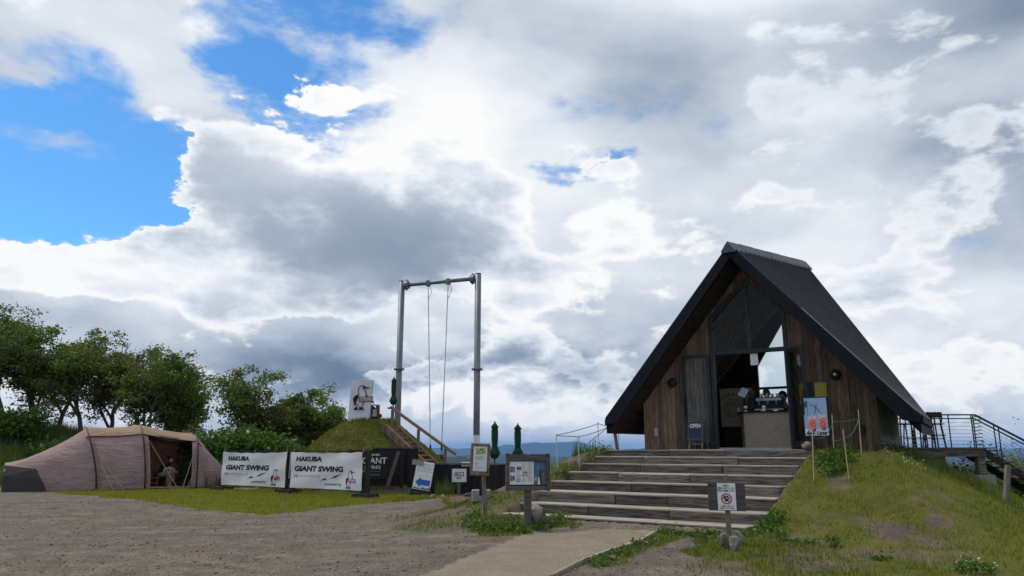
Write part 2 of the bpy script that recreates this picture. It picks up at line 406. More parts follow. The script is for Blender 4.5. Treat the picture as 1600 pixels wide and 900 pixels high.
mat('poster_white', (.62, .68, .76), None, 6, .5, var=.1)
mat('drink', (.62, .07, .06), (.80, .24, .17), 26, .4, contrast=(.42, .62))
mat('drink_glass', (.52, .52, .62), (.60, .40, .44), 14, .4)
mat('drink_dark', (.17, .06, .20), None, 14, .4)
leaf_mat('leaf_tree', (.052, .090, .022), (.165, .215, .055), .45)
leaf_mat('leaf_tree_dark', (.042, .072, .019), (.130, .175, .045), .45)
leaf_mat('leaf_tree_olive', (.058, .072, .020), (.160, .160, .044), .42)
leaf_mat('leaf_shrub', (.030, .070, .012), (.105, .190, .030))
leaf_mat('leaf_weed', (.040, .080, .018), (.130, .200, .040))
leaf_mat('blade', (.125, .150, .012), (.340, .320, .035), .3)
leaf_mat('blade_bank', (.095, .135, .014), (.300, .285, .048), .3)
leaf_mat('blade_moss', (.080, .095, .014), (.205, .195, .032), .3)
leaf_mat('blade_tall', (.050, .085, .018), (.150, .190, .050), .35)
leaf_mat('needle', (.012, .028, .016), (.035, .06, .03), .15)
leaf_mat('petal', (.60, .58, .45), (.75, .73, .62), .3)
glass_mat('glass'); glass_mat('glass_dark', (.86, .9, .87), .35)

# ------------------------------------------------------------------ the lie of the land
PHI = R(34); UX, UY = math.cos(PHI), -math.sin(PHI); DX, DY = math.sin(PHI), math.cos(PHI)
CX, CY = 5.345, 16.8                 # middle of the hut's front wall
def to_ab(x, y): return (x - CX) * UX + (y - CY) * UY, (x - CX) * DX + (y - CY) * DY
def AB(a, b, z=0): return Vector((CX + a * UX + b * DX, CY + a * UY + b * DY, z))
def vnoise(x, y, s=0):
    xi, yi = np.floor(x), np.floor(y); fx, fy = x - xi, y - yi
    fx, fy = fx * fx * (3 - 2 * fx), fy * fy * (3 - 2 * fy)
    def h(i, j): return np.modf(np.abs(np.sin(i * 127.1 + j * 311.7 + s * 74.7) * 43758.5453))[0]
    return (h(xi, yi) * (1 - fx) + h(xi + 1, yi) * fx) * (1 - fy) + (h(xi, yi + 1) * (1 - fx) + h(xi + 1, yi + 1) * fx) * fy
def fbm(x, y, s=0, o=4):
    t, a, n = 0, .5, 0
    for i in range(o): t = t + a * vnoise(x * 2 ** i, y * 2 ** i, s + i); n += a; a *= .5
    return t / n
def sstep(x, lo, hi):
    t = np.clip((x - lo) / (hi - lo), 0, 1); return t * t * (3 - 2 * t)
def smax(a, b, k=.25):
    h = np.clip(.5 + .5 * (a - b) / k, 0, 1); return b + (a - b) * h + k * h * (1 - h)
def softplus(x, k=1.5): return np.where(x > 20 * k, x, k * np.log1p(np.exp(np.minimum(x / k, 25))))
SWX, SWY, SWH = -5.75, 30.3, 2.6     # grass mound of the swing
STEP_A0, STEP_A1, STEP_B0, TREAD = -3.35, 1.36, -.55, .62
def hgt(x, y):
    x = np.asarray(x, float); y = np.asarray(y, float)
    a, b = to_ab(x, y)
    base = .16 * sstep(x, -3.5, .5) * sstep(y, 7, 10) * (1 - sstep(y, 17, 22)) + .05 * (fbm(x * .25, y * .25, 3) - .5)
    base = base + 2.5 * sstep(-x, 16, 30) * sstep(y, 29, 40)
    base = base + .5 * sstep(-x, 8, 14) * sstep(y, 32, 40)
    # plateau edges: behind the fence, behind the hut and on the right the mountain falls away
    edge = np.where(x < -8, 50 - 14 * sstep(x, -14, -8), 36 - 9 * sstep(x, -3, 1) - 3 * sstep(x, 6, 12))
    base = base - .55 * softplus(y - edge) - .45 * softplus(x - 10.5 - .12 * (y - 10), 1.0)
    da = np.maximum(np.maximum(-3.7 - a, a - 2.78), 0) * np.where(a < 0, .50, .52)
    db = np.maximum(-.75 - b, 0) * .285; dbb = np.maximum(b - 3.3, 0) * .40
    mound = 1.47 - np.sqrt(da ** 2 + db ** 2 + dbb ** 2 + .0004) + .10 * (fbm(x * .9, y * .9, 11) - .5) * sstep(da + db, .05, .4)
    h = smax(mound, base, .3)
    r = np.hypot(x - SWX, y - SWY)
    sw = SWH - .82 * np.maximum(r - 1.0, 0) + .12 * (fbm(x * 1.2, y * 1.2, 5) - .5)
    h = smax(h, sw, .25)
    inst = sstep(a, STEP_A0 - .05, STEP_A0 + .1) * (1 - sstep(a, STEP_A1 - .1, STEP_A1 + .05)) * sstep(b, -5.0, -4.7) * (1 - sstep(b, -.2, 0))
    return h - .30 * inst
def hz(x, y): return float(hgt(x, y))
def gp(px, py):
    """where the line of sight through a pixel meets the ground"""
    d = ray(px, py); t = 4.0; p = None
    while t < 120:
        p = Vector((0, 0, EYE)) + d * t
        if p.z <= hz(p.x, p.y): break
        t += .05
    lo, hi = t - .05, t
    for _ in range(12):
        m_ = (lo + hi) / 2; p = Vector((0, 0, EYE)) + d * m_
        if p.z <= hz(p.x, p.y): hi = m_
        else: lo = m_
    return Vector((p.x, p.y, hz(p.x, p.y)))
def inpoly(x, y, poly):
    c = np.zeros(np.shape(x), bool); n = len(poly); j = n - 1
    for i in range(n):
        xi, yi = poly[i]; xj, yj = poly[j]
        c ^= ((yi > y) != (yj > y)) & (x < (xj - xi) * (y - yi) / (yj - yi + 1e-12) + xi); j = i
    return c
PX = lambda pts: [tuple(gp(*p)[:2]) for p in pts]
LAWN = PX([(25, 764), (150, 767), (330, 764), (560, 770), (650, 772), (700, 776), (610, 785), (520, 793), (470, 800), (410, 806), (330, 797), (250, 786), (130, 774)])
WEEDS_SIGN = PX([(725, 818), (750, 805), (800, 806), (880, 812), (885, 822), (830, 838), (760, 838)])
PATCH = PX([(610, 828), (640, 815), (700, 803), (760, 790), (780, 796), (720, 815), (670, 830)])
FENCE_GRASS = PX([(690, 778), (790, 776), (860, 762), (850, 772), (770, 795), (700, 800)])
EDGE_GRASS = PX([(905, 885), (1000, 838), (1050, 828), (1060, 838), (1000, 866), (930, 890)])
PAW_GRASS = PX([(1075, 838), (1110, 832), (1200, 830), (1230, 838), (1200, 862), (1110, 872), (1080, 862)])
PATH = PX([(640, 905), (690, 888), (838, 824), (1035, 829), (985, 852), (862, 905)])
def covers(x, y):
    """grass amount and bare-soil amount of the ground"""
    j = .5; jx = x + j * (fbm(x * .8, y * .8, 21) - .5) * 2; jy = y + j * (fbm(x * .8, y * .8, 22) - .5) * 2
    a, b = to_ab(x, y)
    grass = np.zeros_like(x); soil = np.zeros_like(x)
    def add(poly, v):
        nonlocal grass; grass = np.maximum(grass, inpoly(jx, jy, poly) * v)
    add(LAWN, 1.0); add(WEEDS_SIGN, .9); add(PATCH, .55); add(FENCE_GRASS, .9); add(EDGE_GRASS, .9); add(PAW_GRASS, .9)
    f = fbm(x * .55, y * .55, 31); f2 = fbm(x * 1.7, y * 1.7, 33)
    # right-hand bank of the hut: patchy grass, bare near the foot of the steps
    right = sstep(a, STEP_A1 + .02, STEP_A1 + .2) * sstep(b, -9.5, -7) * (1 - sstep(b, 5, 7))
    bare = sstep(-b - .55 * (a - 2.2), 2.4, 4.6) * (1 - sstep(a, 4.2, 6.5))
    rg = right * np.clip(sstep(f * .55 + f2 * .45, .22, .40) - .62 * bare * sstep(f2, .30, .62), 0, 1)
    soil = np.maximum(soil, right * .9)
    grass = np.maximum(grass, rg)
    edge = sstep(a, STEP_A1 - .02, STEP_A1 + .1) * (1 - sstep(a, STEP_A1 + .35, STEP_A1 + .75)) * sstep(b, -5.2, -4.8) * (1 - sstep(b, -.9, -.6))
    grass = np.maximum(grass, edge * .9)
    # left bank of the steps: soil with green along the timbers
    left = (1 - sstep(a, STEP_A0 - .2, STEP_A0)) * sstep(a, -8, -5) * sstep(b, -5.6, -4.2)
    soil = np.maximum(soil, left)
    grass = np.maximum(grass, left * sstep(a, -4.6, -3.6) * sstep(f2, .40, .52) * .8)
    grass = np.maximum(grass, left * (1 - sstep(a, -5.6, -4.9)) * .4 * sstep(f, .4, .6))
    swm = 1 - sstep(np.hypot(x - SWX, y - SWY), 3.6, 4.2); grass = np.maximum(grass, swm)
    far = np.maximum(sstep(y, 31.5, 33.5), sstep(-x, 19, 22) * sstep(y, 27, 30)); grass = np.maximum(grass, far)
    grass = np.maximum(grass, sstep(x, 9, 11))
    soil = np.maximum(soil, sstep(x, -3.5, -1.5) * sstep(y, 13.0, 15.5) * .8)
    path = inpoly(x, y, PATH) * 1.0
    return grass, np.clip(soil, 0, 1), path

def build_ground():
    xs = np.concatenate([np.arange(-60, -22, .5), np.arange(-22, 14, .12), np.arange(14, 46, .5)])
    ys = np.concatenate([np.arange(-10, 6, .5), np.arange(6, 34, .12), np.arange(34, 75, .5)])
    X, Y = np.meshgrid(xs, ys); Z = hgt(X, Y)
    g, s, p = covers(X, Y)
    # loose stones and wheel ruts give the gravel its small relief
    Z = Z + (1 - g) * (1 - p) * (.020 * (fbm(X * 3, Y * 3, 41) - .5) + .010 * (vnoise(X * 9, Y * 9, 42) - .5)) + g * .03 * (vnoise(X * 5, Y * 5, 43) - .5)
    ny, nx = X.shape
    me = bpy.data.meshes.new('ground'); me.vertices.add(nx * ny)
    me.vertices.foreach_set('co', np.stack([X, Y, Z], -1).astype(np.float32).ravel())
    idx = np.arange(nx * ny).reshape(ny, nx)
    q = np.stack([idx[:-1, :-1], idx[:-1, 1:], idx[1:, 1:], idx[1:, :-1]], -1).reshape(-1, 4)
    me.loops.add(q.size); me.loops.foreach_set('vertex_index', q.ravel().astype(np.int32))
    me.polygons.add(len(q)); me.polygons.foreach_set('loop_start', (np.arange(len(q)) * 4).astype(np.int32))
    me.update(); me.validate(); me.shade_smooth()
    at_ = me.color_attributes.new('cover', 'FLOAT_COLOR', 'POINT')
    at_.data.foreach_set('color', np.stack([g, s, p, np.ones_like(g)], -1).astype(np.float32).ravel())
    m = bpy.data.materials.new('ground'); m.use_nodes = True; n = Nodes(m.node_tree)
    b = n.new('ShaderNodeBsdfPrincipled'); o = n.new('ShaderNodeOutputMaterial'); n.nt.links.new(b.outputs[0], o.inputs[0])
    tc = n.new('ShaderNodeTexCoord').outputs['Object']
    at2 = n.new('ShaderNodeVertexColor', layer_name='cover'); sp = n.new('ShaderNodeSeparateColor'); n.put(sp.inputs[0], at2.outputs[0])
    peb = n.new('ShaderNodeTexVoronoi'); peb.inputs['Scale'].default_value = 38; n.put(peb.inputs['Vector'], tc)
    peb2 = n.new('ShaderNodeTexVoronoi'); peb2.inputs['Scale'].default_value = 70; n.put(peb2.inputs['Vector'], tc)
    big = n.noise(tc, .35, 5, .6); mid = n.noise(tc, 2.2, 5, .6); fin = n.noise(tc, 30, 4, .7)
    stonev = n.new('ShaderNodeSeparateColor'); n.put(stonev.inputs[0], peb.outputs['Color'])
    gravel = n.mix(n.smooth(big, .35, .65), (.190, .162, .132), (.215, .165, .115))
    gravel = n.mix(n.smooth(n.noise(tc, .9, 4, .6), .48, .72), gravel, (.120, .098, .078))
    rut = n.new('ShaderNodeMapping'); n.put(rut.inputs[0], tc); rut.inputs['Rotation'].default_value = (0, 0, .12); rut.inputs['Scale'].default_value = (.10, 1.3, 1)
    rn = n.noise(rut.outputs[0], 1.0, 4, .55)
    gravel = n.mix(n.smooth(rn, .50, .68), gravel, (.118, .098, .078)); gravel = n.mix(n.smooth(rn, .46, .30), gravel, (.235, .205, .170))
    gravel = n.mix(n.smooth(mid, .3, .7), gravel, (.115, .097, .080))
    gravel = n.vm('SCALE', gravel, scale=n.m('ADD', n.m('MULTIPLY', stonev.outputs[0], .62), .68))
    soilc = n.mix(n.smooth(mid, .35, .65), (.160, .118, .084), (.100, .078, .060))
    soilc = n.vm('SCALE', soilc, scale=n.m('ADD', n.m('MULTIPLY', fin, .9), .55))
    grassc = n.mix(n.smooth(mid, .35, .65), (.110, .122, .022), (.080, .084, .024))
    pathc = n.mix(n.smooth(mid, .3, .7), (.265, .225, .165), (.215, .182, .135))
    pathc = n.vm('SCALE', pathc, scale=n.m('ADD', n.m('MULTIPLY', n.noise(tc, 55, 3, .7), 1.1), .45))
    edge = n.m('MULTIPLY', n.m('SUBTRACT', fin, .5), .7)
    c = n.mix(n.smooth(n.m('ADD', sp.outputs[1], edge), .35, .65), gravel, soilc)
    c = n.mix(n.smooth(n.m('ADD', sp.outputs[0], edge), .3, .8), c, grassc)
    c = n.mix(n.smooth(sp.outputs[2], .3, .7), c, pathc)
    n.put(b.inputs['Base Color'], c); b.inputs['Roughness'].default_value = .95; b.inputs['Specular IOR Level'].default_value = .2
    hgtv = n.m('ADD', n.m('MULTIPLY', peb.outputs['Distance'], -.9), n.m('MULTIPLY', peb2.outputs['Distance'], -.5))
    bn = n.new('ShaderNodeBump'); bn.inputs['Strength'].default_value = .8; bn.inputs['Distance'].default_value = .03
    n.put(bn.inputs['Height'], n.m('ADD', hgtv, n.m('MULTIPLY', fin, .8))); n.nt.links.new(bn.outputs[0], b.inputs['Normal'])
    ob = link('ground', me, m); tag(ob, kind='structure'); return ob
build_ground()

# far land: the valley floor below and ranges of wooded mountains one behind the other
mat('forest', (.030, .045, .020), (.018, .030, .014), .004, .95, 1.0, .01)
def build_valley():
    n = 48; mb = MB(); rs = [40, 120, 400, 1200, 4000, 12000, 45000]; zs = [-60, -130, -300, -560, -700, -700, -700]
    for r, z in zip(rs, zs):
        for k in range(n):
            t = 2 * math.pi * k / n; mb.v.append((r * math.cos(t), r * math.sin(t) + 15, z + (random.random() - .5) * min(r * .06, 60)))
    mb.f = [(i * n + k, i * n + (k + 1) % n, (i + 1) * n + (k + 1) % n, (i + 1) * n + k) for i in range(len(rs) - 1) for k in range(n)]
    mb.f.append(tuple(range(n)))
    tag(mb.build('valley_floor', 'forest', smooth=True), kind='structure')
def mountain(dist, prof, seed, depth, rough):
    """a range: prof lists (pixel column, pixel row of the crest)"""
    px = np.array([p[0] for p in prof], float); py = np.array([p[1] for p in prof], float)
    cols = np.arange(px[0], px[-1] + 1, 3.0); rows = np.interp(cols, px, py)
    nx, nr = len(cols), 22; V = np.zeros((nr, nx, 3)); 
    for i, (cx, cy) in enumerate(zip(cols, rows)):
        d = ray(cx, 702); top = at(cx, cy, dist).z; X = d.x / d.y * dist
        for j in range(nr):
            t = (j / (nr - 1) - .5) * 2          # -1 near foot .. +1 far foot
            yy = dist + t * depth; V[j, i] = (X * yy / dist, yy, -720 + (top + 720) * (1 - abs(t)) ** 1.1)
    rid = fbm(V[..., 0] / (depth * .30), V[..., 1] / (depth * .5), seed, 5) - .5
    tt = 1 - np.abs(np.linspace(-1, 1, nr))[:, None]
    V[..., 2] += rid * rough * (1.0 - .80 * tt ** 3)
    V[..., 2] += (vnoise(V[..., 0] / (dist * .008), V[..., 1] / (dist * .05), seed + 9) - .5) * dist * .0018
    mb = MB(); mb.v = [tuple(v) for v in V.reshape(-1, 3)]
    mb.f = [(j * nx + i, j * nx + i + 1, (j + 1) * nx + i + 1, (j + 1) * nx + i) for j in range(nr - 1) for i in range(nx - 1)]
    tag(mb.build('mountain_range', 'forest', smooth=True), kind='structure')
build_valley()
mountain(3400, [(-200, 742), (300, 735), (560, 722), (630, 714), (672, 705), (700, 701), (716, 697), (735, 700), (775, 709), (820, 710), (850, 712), (900, 712), (960, 718), (1020, 726), (1100, 735), (1250, 742)], 2, 1500, 420)
mountain(3800, [(1240, 745), (1340, 733), (1400, 716), (1440, 711), (1470, 708), (1510, 714), (1545, 724), (1580, 714), (1640, 703), (1760, 700), (1900, 712)], 5, 1600, 420)
mountain(9000, [(-200, 712), (400, 706), (640, 708), (700, 705), (760, 704), (800, 701), (850, 705), (930, 708), (1000, 712), (1090, 706), (1200, 709), (1340, 708), (1430, 704), (1470, 700), (1540, 711), (1620, 697), (1900, 704)], 3, 3200, 500)
mountain(21000, [(-300, 703), (300, 701), (640, 700), (740, 699), (790, 692), (830, 688), (860, 689), (905, 687), (935, 696), (975, 700), (1060, 697), (1200, 701), (1400, 698), (1520, 700), (1620, 694), (1950, 701)], 4, 5000, 600)
def build_haze():
    mb = MB(); mb.box(-48000, 48000, -48000, 48000, -900, 300); o = mb.build('haze', None)
    m = bpy.data.materials.new('haze'); m.use_nodes = True; g = Nodes(m.node_tree)
    v = g.new('ShaderNodeVolumePrincipled'); v.inputs['Color'].default_value = (.22, .50, 1.0, 1); v.inputs['Density'].default_value = 3.6e-5
    v.inputs['Anisotropy'].default_value = .1
    out = g.new('ShaderNodeOutputMaterial'); g.nt.links.new(v.outputs[0], out.inputs['Volume']); o.data.materials.append(m)
    tag(o, 'pale blue haze over the valley and the mountains', 'haze', kind='stuff')
build_haze()

# ------------------------------------------------------------------ the hut
DECK = 1.5
FR, BK = -.70, 3.30                    # front and back line of the roof
RF, RB = Vector((0, FR, 6.03)), Vector((.72, BK, 6.33))            # ridge
LEF, LEB = Vector((-3.24, FR, 2.20)), Vector((-3.0, BK, 2.20))     # eaves
REF, REB = Vector((3.42, FR, 2.13)), Vector((3.24, BK, 2.13))
DROP = .36
def roof_pt(side, s, t):
    """side -1 left, 1 right; s ridge to eave 0..1; t front to back 0..1"""
    top = RF.lerp(RB, t); ev = (LEF.lerp(LEB, t) if side < 0 else REF.lerp(REB, t)); return top.lerp(ev, s)
def under(a, b):
    """height of the roof's underside above (a, b)"""
    t = (b - FR) / (BK - FR); top = RF.lerp(RB, t)
    ev = LEF.lerp(LEB, t) if a < top.x else REF.lerp(REB, t)
    return top.z + (ev.z - top.z) * (a - top.x) / (ev.x - top.x) - DROP

hut = thing('wooden_hut', 'dark timber tea hut with steep black metal gable roof at the top of the steps', 'hut', (CX, CY, 0), -PHI)
W0, W1, HB = -2.57, 2.60, 3.10         # wall corners and depth
WL, WR = -.78, .88                     # window and door opening
SHO, APX, APA, TRZ = 4.47, 5.30, .08, 3.68
def win_top(a): return SHO + (APX - SHO) * (1 - abs(a - APA) / ((APA - WL) if a < APA else (WR - APA)))

def hut_walls():
    back = MB(); back.prism([(W0 + .02, 1.42), (WL, 1.42), (WL, under(WL, 0) - .01), (W0 + .02, under(W0, 0) - .01)], .012, .10)
    back.prism([(WR, 1.42), (W1 - .02, 1.42), (W1 - .02, under(W1, 0) - .01), (WR, under(WR, 0) - .01)], .012, .10)
    back.build('wall_backing', 'dark_wood', hut)
    a = W0; k = 0
    while a < W1 - .03:
        w = random.choice((.105, .12, .12, .135)); e = min(a + w, W1)
        if W1 - e < .05: e = W1
        if a < WL < e: e = WL
        if a < WR < e: e = WR
        pr = -random.uniform(.016, .030)
        x0, x1 = a + .003, e - .003
        if e <= WL + 1e-6 or a >= WR - 1e-6: z0, z1 = 1.44, 1.44
        else: z0, z1 = win_top(x0) + .075, win_top(x1) + .075
        t0, t1 = under(x0, 0), under(x1, 0)
        top = [(x1, t1), (x0, t0)]
        if x0 < 0 < x1: top = [(x1, t1), (0, under(0, 0)), (x0, t0)]
        if x0 < APA < x1: bot = [(x0, z0), (APA, win_top(APA) + .075), (x1, z1)]
        else: bot = [(x0, z0), (x1, z1)]
        MB().prism(bot + top, pr, .010).build('wall_board', 'board', hut)
        a = e; k += 1
    # side walls: concrete on the right, boards over a base on the left, floor slab
    MB().prism([(0.11, .55), (HB, .35), (HB, under(W1, HB)), (.11, under(W1, .11))], W1 - .14, W1 - .012, 'yz').build('side_wall', 'concrete_pale', hut)
    MB().prism([(0.11, .9), (HB, .9), (HB, under(W0, HB)), (.11, under(W0, .11))], W0 + .012, W0 + .14, 'yz').build('side_wall', 'dark_wood', hut)
    MB().box(W0 + .15, W1 - .15, .02, HB - .01, 1.22, 1.49).build('floor', 'concrete', hut)
    # rear wall with its glazed gable
    rw = MB(); ra, rb = -.64, 1.45
    rw.prism([(W0 + .15, 1.4), (ra, 1.4), (ra, 3.62), (.16, 4.86), (.72, under(.72, HB) - .02), (W0 + .15, under(W0 + .15, HB) - .02)], HB - .10, HB)
    rw.prism([(rb, 1.4), (W1 - .15, 1.4), (W1 - .15, under(W1 - .15, HB) - .02), (rb, under(rb, HB) - .02)], HB - .10, HB)
    rw.build('rear_wall', 'dark_wood', hut)
    w = MB().prism([(ra, 1.5), (rb, 1.5), (rb, under(rb, HB) - .03), (.74, under(.74, HB) - .06), (.17, 4.84), (ra, 3.62)], HB - .055, HB - .045).build('rear_window', 'glass', hut)
    f = MB(); f.box(ra, rb, HB - .09, HB - .02, 3.04, 3.10); f.box(ra - .03, ra + .03, HB - .12, HB - .02, 1.5, 3.64); f.box(.55, .60, HB - .09, HB - .02, 1.5, 5.2)
    f.build('frame', 'frame', w)

def hut_roof():
    for side in (-1, 1):
        N = 10; mb = MB(); vs = []
        for layer in (0, DROP - .03):
            for j in range(N + 1):
                for s in (0, 1): vs.append(roof_pt(side, s, j / N) - Vector((0, 0, layer)))
        o = 2 * (N + 1); fs = []
        for j in range(N):
            a = 2 * j; fs += [(a, a + 1, a + 3, a + 2), (o + a, o + a + 2, o + a + 3, o + a + 1), (a + 1, o + a + 1, o + a + 3, a + 3), (a, a + 2, o + a + 2, o + a)]
        fs += [(0, o, o + 1, 1), (2 * N, 2 * N + 1, o + 2 * N + 1, o + 2 * N)]
        rs = mb.add(vs, fs).build('roof_slope', 'roof_metal', hut)
        n = 18
        for j in range(n + 1):
            t = j / n; p, q = roof_pt(side, .035, t), roof_pt(side, .997, t)
            nrm = Vector((side * .76, 0, .65))
            MB().bar(p + nrm * .016, q + nrm * .016, .05, .042, up=nrm).build('standing_seam', 'seam', rs)
        # lining boards under the eaves and inside
        for j in range(14):
            s0, s1 = .03 + j * .069, .03 + j * .069 + .064; z = Vector((0, 0, DROP - .02))
            c = [roof_pt(side, s0, .003) - z, roof_pt(side, s1, .003) - z, roof_pt(side, s1, .997) - z, roof_pt(side, s0, .997) - z]
            dn = Vector((0, 0, .014)); MB().add([*c, *[p - dn for p in c]], [(0, 1, 2, 3), (7, 6, 5, 4), (0, 4, 5, 1), (1, 5, 6, 2), (2, 6, 7, 3), (3, 7, 4, 0)]).build('soffit_board', 'soffit', rs)
        for j in range(20):
            t = (.12 + j * .15 - FR) / (BK - FR); z = Vector((0, 0, DROP + .018))
            if t > .94: break
            MB().bar(roof_pt(side, .05, t) - z, roof_pt(side, .76, t) - z, .024, .014, up=(side * .76, 0, .65)).build('ceiling_batten', 'batten', rs)
        # bargeboards and eave board
        for (t, off) in ((0, -.035), (1, .035)):
            d = Vector((0, off, 0)); z0, z1 = Vector((0, 0, .015)), Vector((0, 0, -.29))
            p, q = roof_pt(side, 0, t) + d, roof_pt(side, 1.0, t) + d
            e = Vector((0, .03, 0)); qi = q + Vector((-side * .30, 0, -.05))
            ring = [p + z0, q + z0, q + Vector((0, 0, -.13)), qi + Vector((0, 0, -.03)), p + z1]
            k = len(ring); MB().add([v - e for v in ring] + [v + e for v in ring], [tuple(range(k)), tuple(range(k, 2 * k))[::-1]] + [(i, i + k, (i + 1) % k + k, (i + 1) % k) for i in range(k)]).build('bargeboard', 'barge', rs)
        p, q = roof_pt(side, 1, 0), roof_pt(side, 1, 1)
        MB().bar(p + Vector((side * .02, 0, -.07)), q + Vector((side * .02, 0, -.07)), .05, .13).build('eave_board', 'barge', rs)
        if side > 0:
            MB().bar(roof_pt(1, .42, 0) + Vector((.01, -.07, .03)), roof_pt(1, .985, 0) + Vector((.01, -.07, .03)), .02, .022).build('lit_edge_strip', 'edge_highlight', rs)  # light metal strip along the lower half only, drawing the bargeboard's highlight line
    # ridge capping in folded lengths
    d = RB - RF
    def cap(t0, t1, h, hw, name, m):
        p, q = RF + d * t0, RF + d * t1; z = Vector((0, 0, h)); w = Vector((hw, 0, -hw * 1.17 + h * .55))
        wl = Vector((-hw, 0, -hw * 1.17 + h * .55)); lo = Vector((0, 0, -.05))
        sec = lambda c: [c + z, c + w, c + w + lo, c + wl + lo, c + wl]
        A, B = sec(p), sec(q)
        MB().add(A + B, [(0, 1, 2, 3, 4), (9, 8, 7, 6, 5)] + [(i, i + 5, (i + 1) % 5 + 5, (i + 1) % 5) for i in range(5)]).build(name, m, hut)
    cap(-.03, .105, .085, .15, 'ridge_end', 'roof_cap')
    for i in range(5): cap(.11 + i * .176, .11 + i * .176 + .172, .095 - .005 * (i % 2), .135, 'ridge_cap', 'roof_cap')
    cap(.99, 1.03, .085, .15, 'ridge_end', 'roof_cap')

def hut_opening():
    win = thing_part('window', hut)
    y0, y1 = -.06, .05
    MB().box(WL - .05, WL + .035, y0, y1, 1.5, SHO).build('frame', 'frame', win)
    MB().box(WR - .035, WR + .05, y0, y1, 1.5, SHO).build('frame', 'frame', win)
    MB().box(WL + .036, WR - .036, y0 - .01, y1, TRZ - .045, TRZ + .045).build('transom', 'frame', win)
    MB().box(APA - .03, APA + .03, y0 + .004, y1 - .01, TRZ + .046, APX - .05).build('mullion', 'frame', win)
    MB().prism([(WL - .05, SHO), (WL + .035, SHO), (APA, APX - .06), (APA, APX + .07), (WL - .05, SHO + .06)], y0 - .003, y1).build('frame', 'frame', win)
    MB().prism([(WR + .05, SHO), (WR - .035, SHO), (APA, APX - .06), (APA, APX + .07), (WR + .05, SHO + .06)][::-1], y0 - .003, y1).build('frame', 'frame', win)
    MB().prism([(WL + .03, TRZ + .04), (APA - .02, TRZ + .04), (APA - .02, APX - .05), (WL + .03, SHO)], -.006, .006).build('pane', 'glass_dark', win)
    MB().prism([(APA + .02, TRZ + .04), (WR - .03, TRZ + .04), (WR - .03, SHO), (APA + .02, APX - .05)], -.006, .006).build('pane', 'glass_dark', win)
    MB().box(WL + .036, WR - .036, -.05, .04, 1.50, 1.535).build('threshold', 'steel', hut)
    # plank door folded back against the wall
    d = MB(); x0, x1, z0, z1 = -1.52, -.84, 1.55, 3.66
    d.box(x0, x0 + .085, -.10, -.045, z0, z1); d.box(x1 - .075, x1, -.10, -.045, z0, z1); d.box(x0 + .085, x1 - .075, -.10, -.045, z1 - .06, z1); d.box(x0 + .085, x1 - .075, -.10, -.045, z0, z0 + .10)
    door = d.build('door', 'frame', hut); n = 5; w = (x1 - .075 - x0 - .085) / n
    for i in range(n): MB().box(x0 + .085 + i * w + .003, x0 + .085 + (i + 1) * w - .003, -.085, -.055, z0 + .10, z1 - .06).build('plank', 'board_grey', door)
    MB().box(x0 + .03, x0 + .06, -.16, -.13, 2.25, 2.75).box(x0 + .035, x0 + .055, -.13, -.10, 2.28, 2.31).box(x0 + .035, x0 + .055, -.13, -.10, 2.69, 2.72).build('handle', 'black', door)
    bolts = MB()
    for i in range(6): bolts.lathe([(.008, 0), (.008, .008)], 6, Matrix.Translation((x0 + .12 + i * .085, -.086, 2.36)) @ Matrix.Rotation(math.pi / 2, 4, 'X'))
    bolts.build('studs', 'steel', door)
    # glazed door standing open
    M = Matrix.Translation((WR + .03, -.07, 0)) @ Matrix.Rotation(-R(50), 4, 'Z'); L = .74
    d = MB(); d.box(0, .07, -.025, .025, z0, z1, M); d.box(L - .085, L, -.025, .025, z0, z1, M); d.box(.07, L - .085, -.025, .025, z1 - .08, z1, M); d.box(.07, L - .085, -.025, .025, z0, z0 + .12, M)
    door = d.build('door', 'frame', hut)
    MB().box(.068, L - .083, -.005, .005, z0 + .118, z1 - .078, M).build('pane', 'glass', door)
    MB().box(L - .06, L - .035, -.085, -.06, 2.2, 2.7, M).box(L - .06, L - .035, -.06, -.025, 2.22, 2.25, M).box(L - .06, L - .035, -.06, -.025, 2.65, 2.68, M).build('handle', 'black', door)
    for a, z in ((-1.79, 3.06), (1.86, 3.05)):
        l = MB().lathe([(.03, 0), (.11, .0), (.115, .03), (.09, .07), (.0, .075)], 18, Matrix.Translation((a, -.03, z)) @ Matrix.Rotation(math.pi / 2, 4, 'X')).build('wall_lamp', 'black', hut, smooth=True)
        MB().lathe([(.03, 0), (.025, .012), (0, .014)], 10, Matrix.Translation((a, -.105, z)) @ Matrix.Rotation(math.pi / 2, 4, 'X')).build('lens', 'white_paint' if a > 0 else 'rubber', l)
    for a in (-2.24, 2.28):
        MB().box(a - .05, a + .05, -.075, -.031, 1.80, 1.99).build('outlet_box', 'steel' if a < 0 else 'rubber', hut)

def thing_part(name, parent):
    o = bpy.data.objects.new(name, None); col.objects.link(o); o.parent = parent; return o
hut_walls(); hut_roof(); hut_opening()

def hut_thing(name, label, cat, a, b, z=DECK, rz=0, group=None):
    p = AB(a, b, z); return thing(name, label, cat, p, -PHI + rz, group)

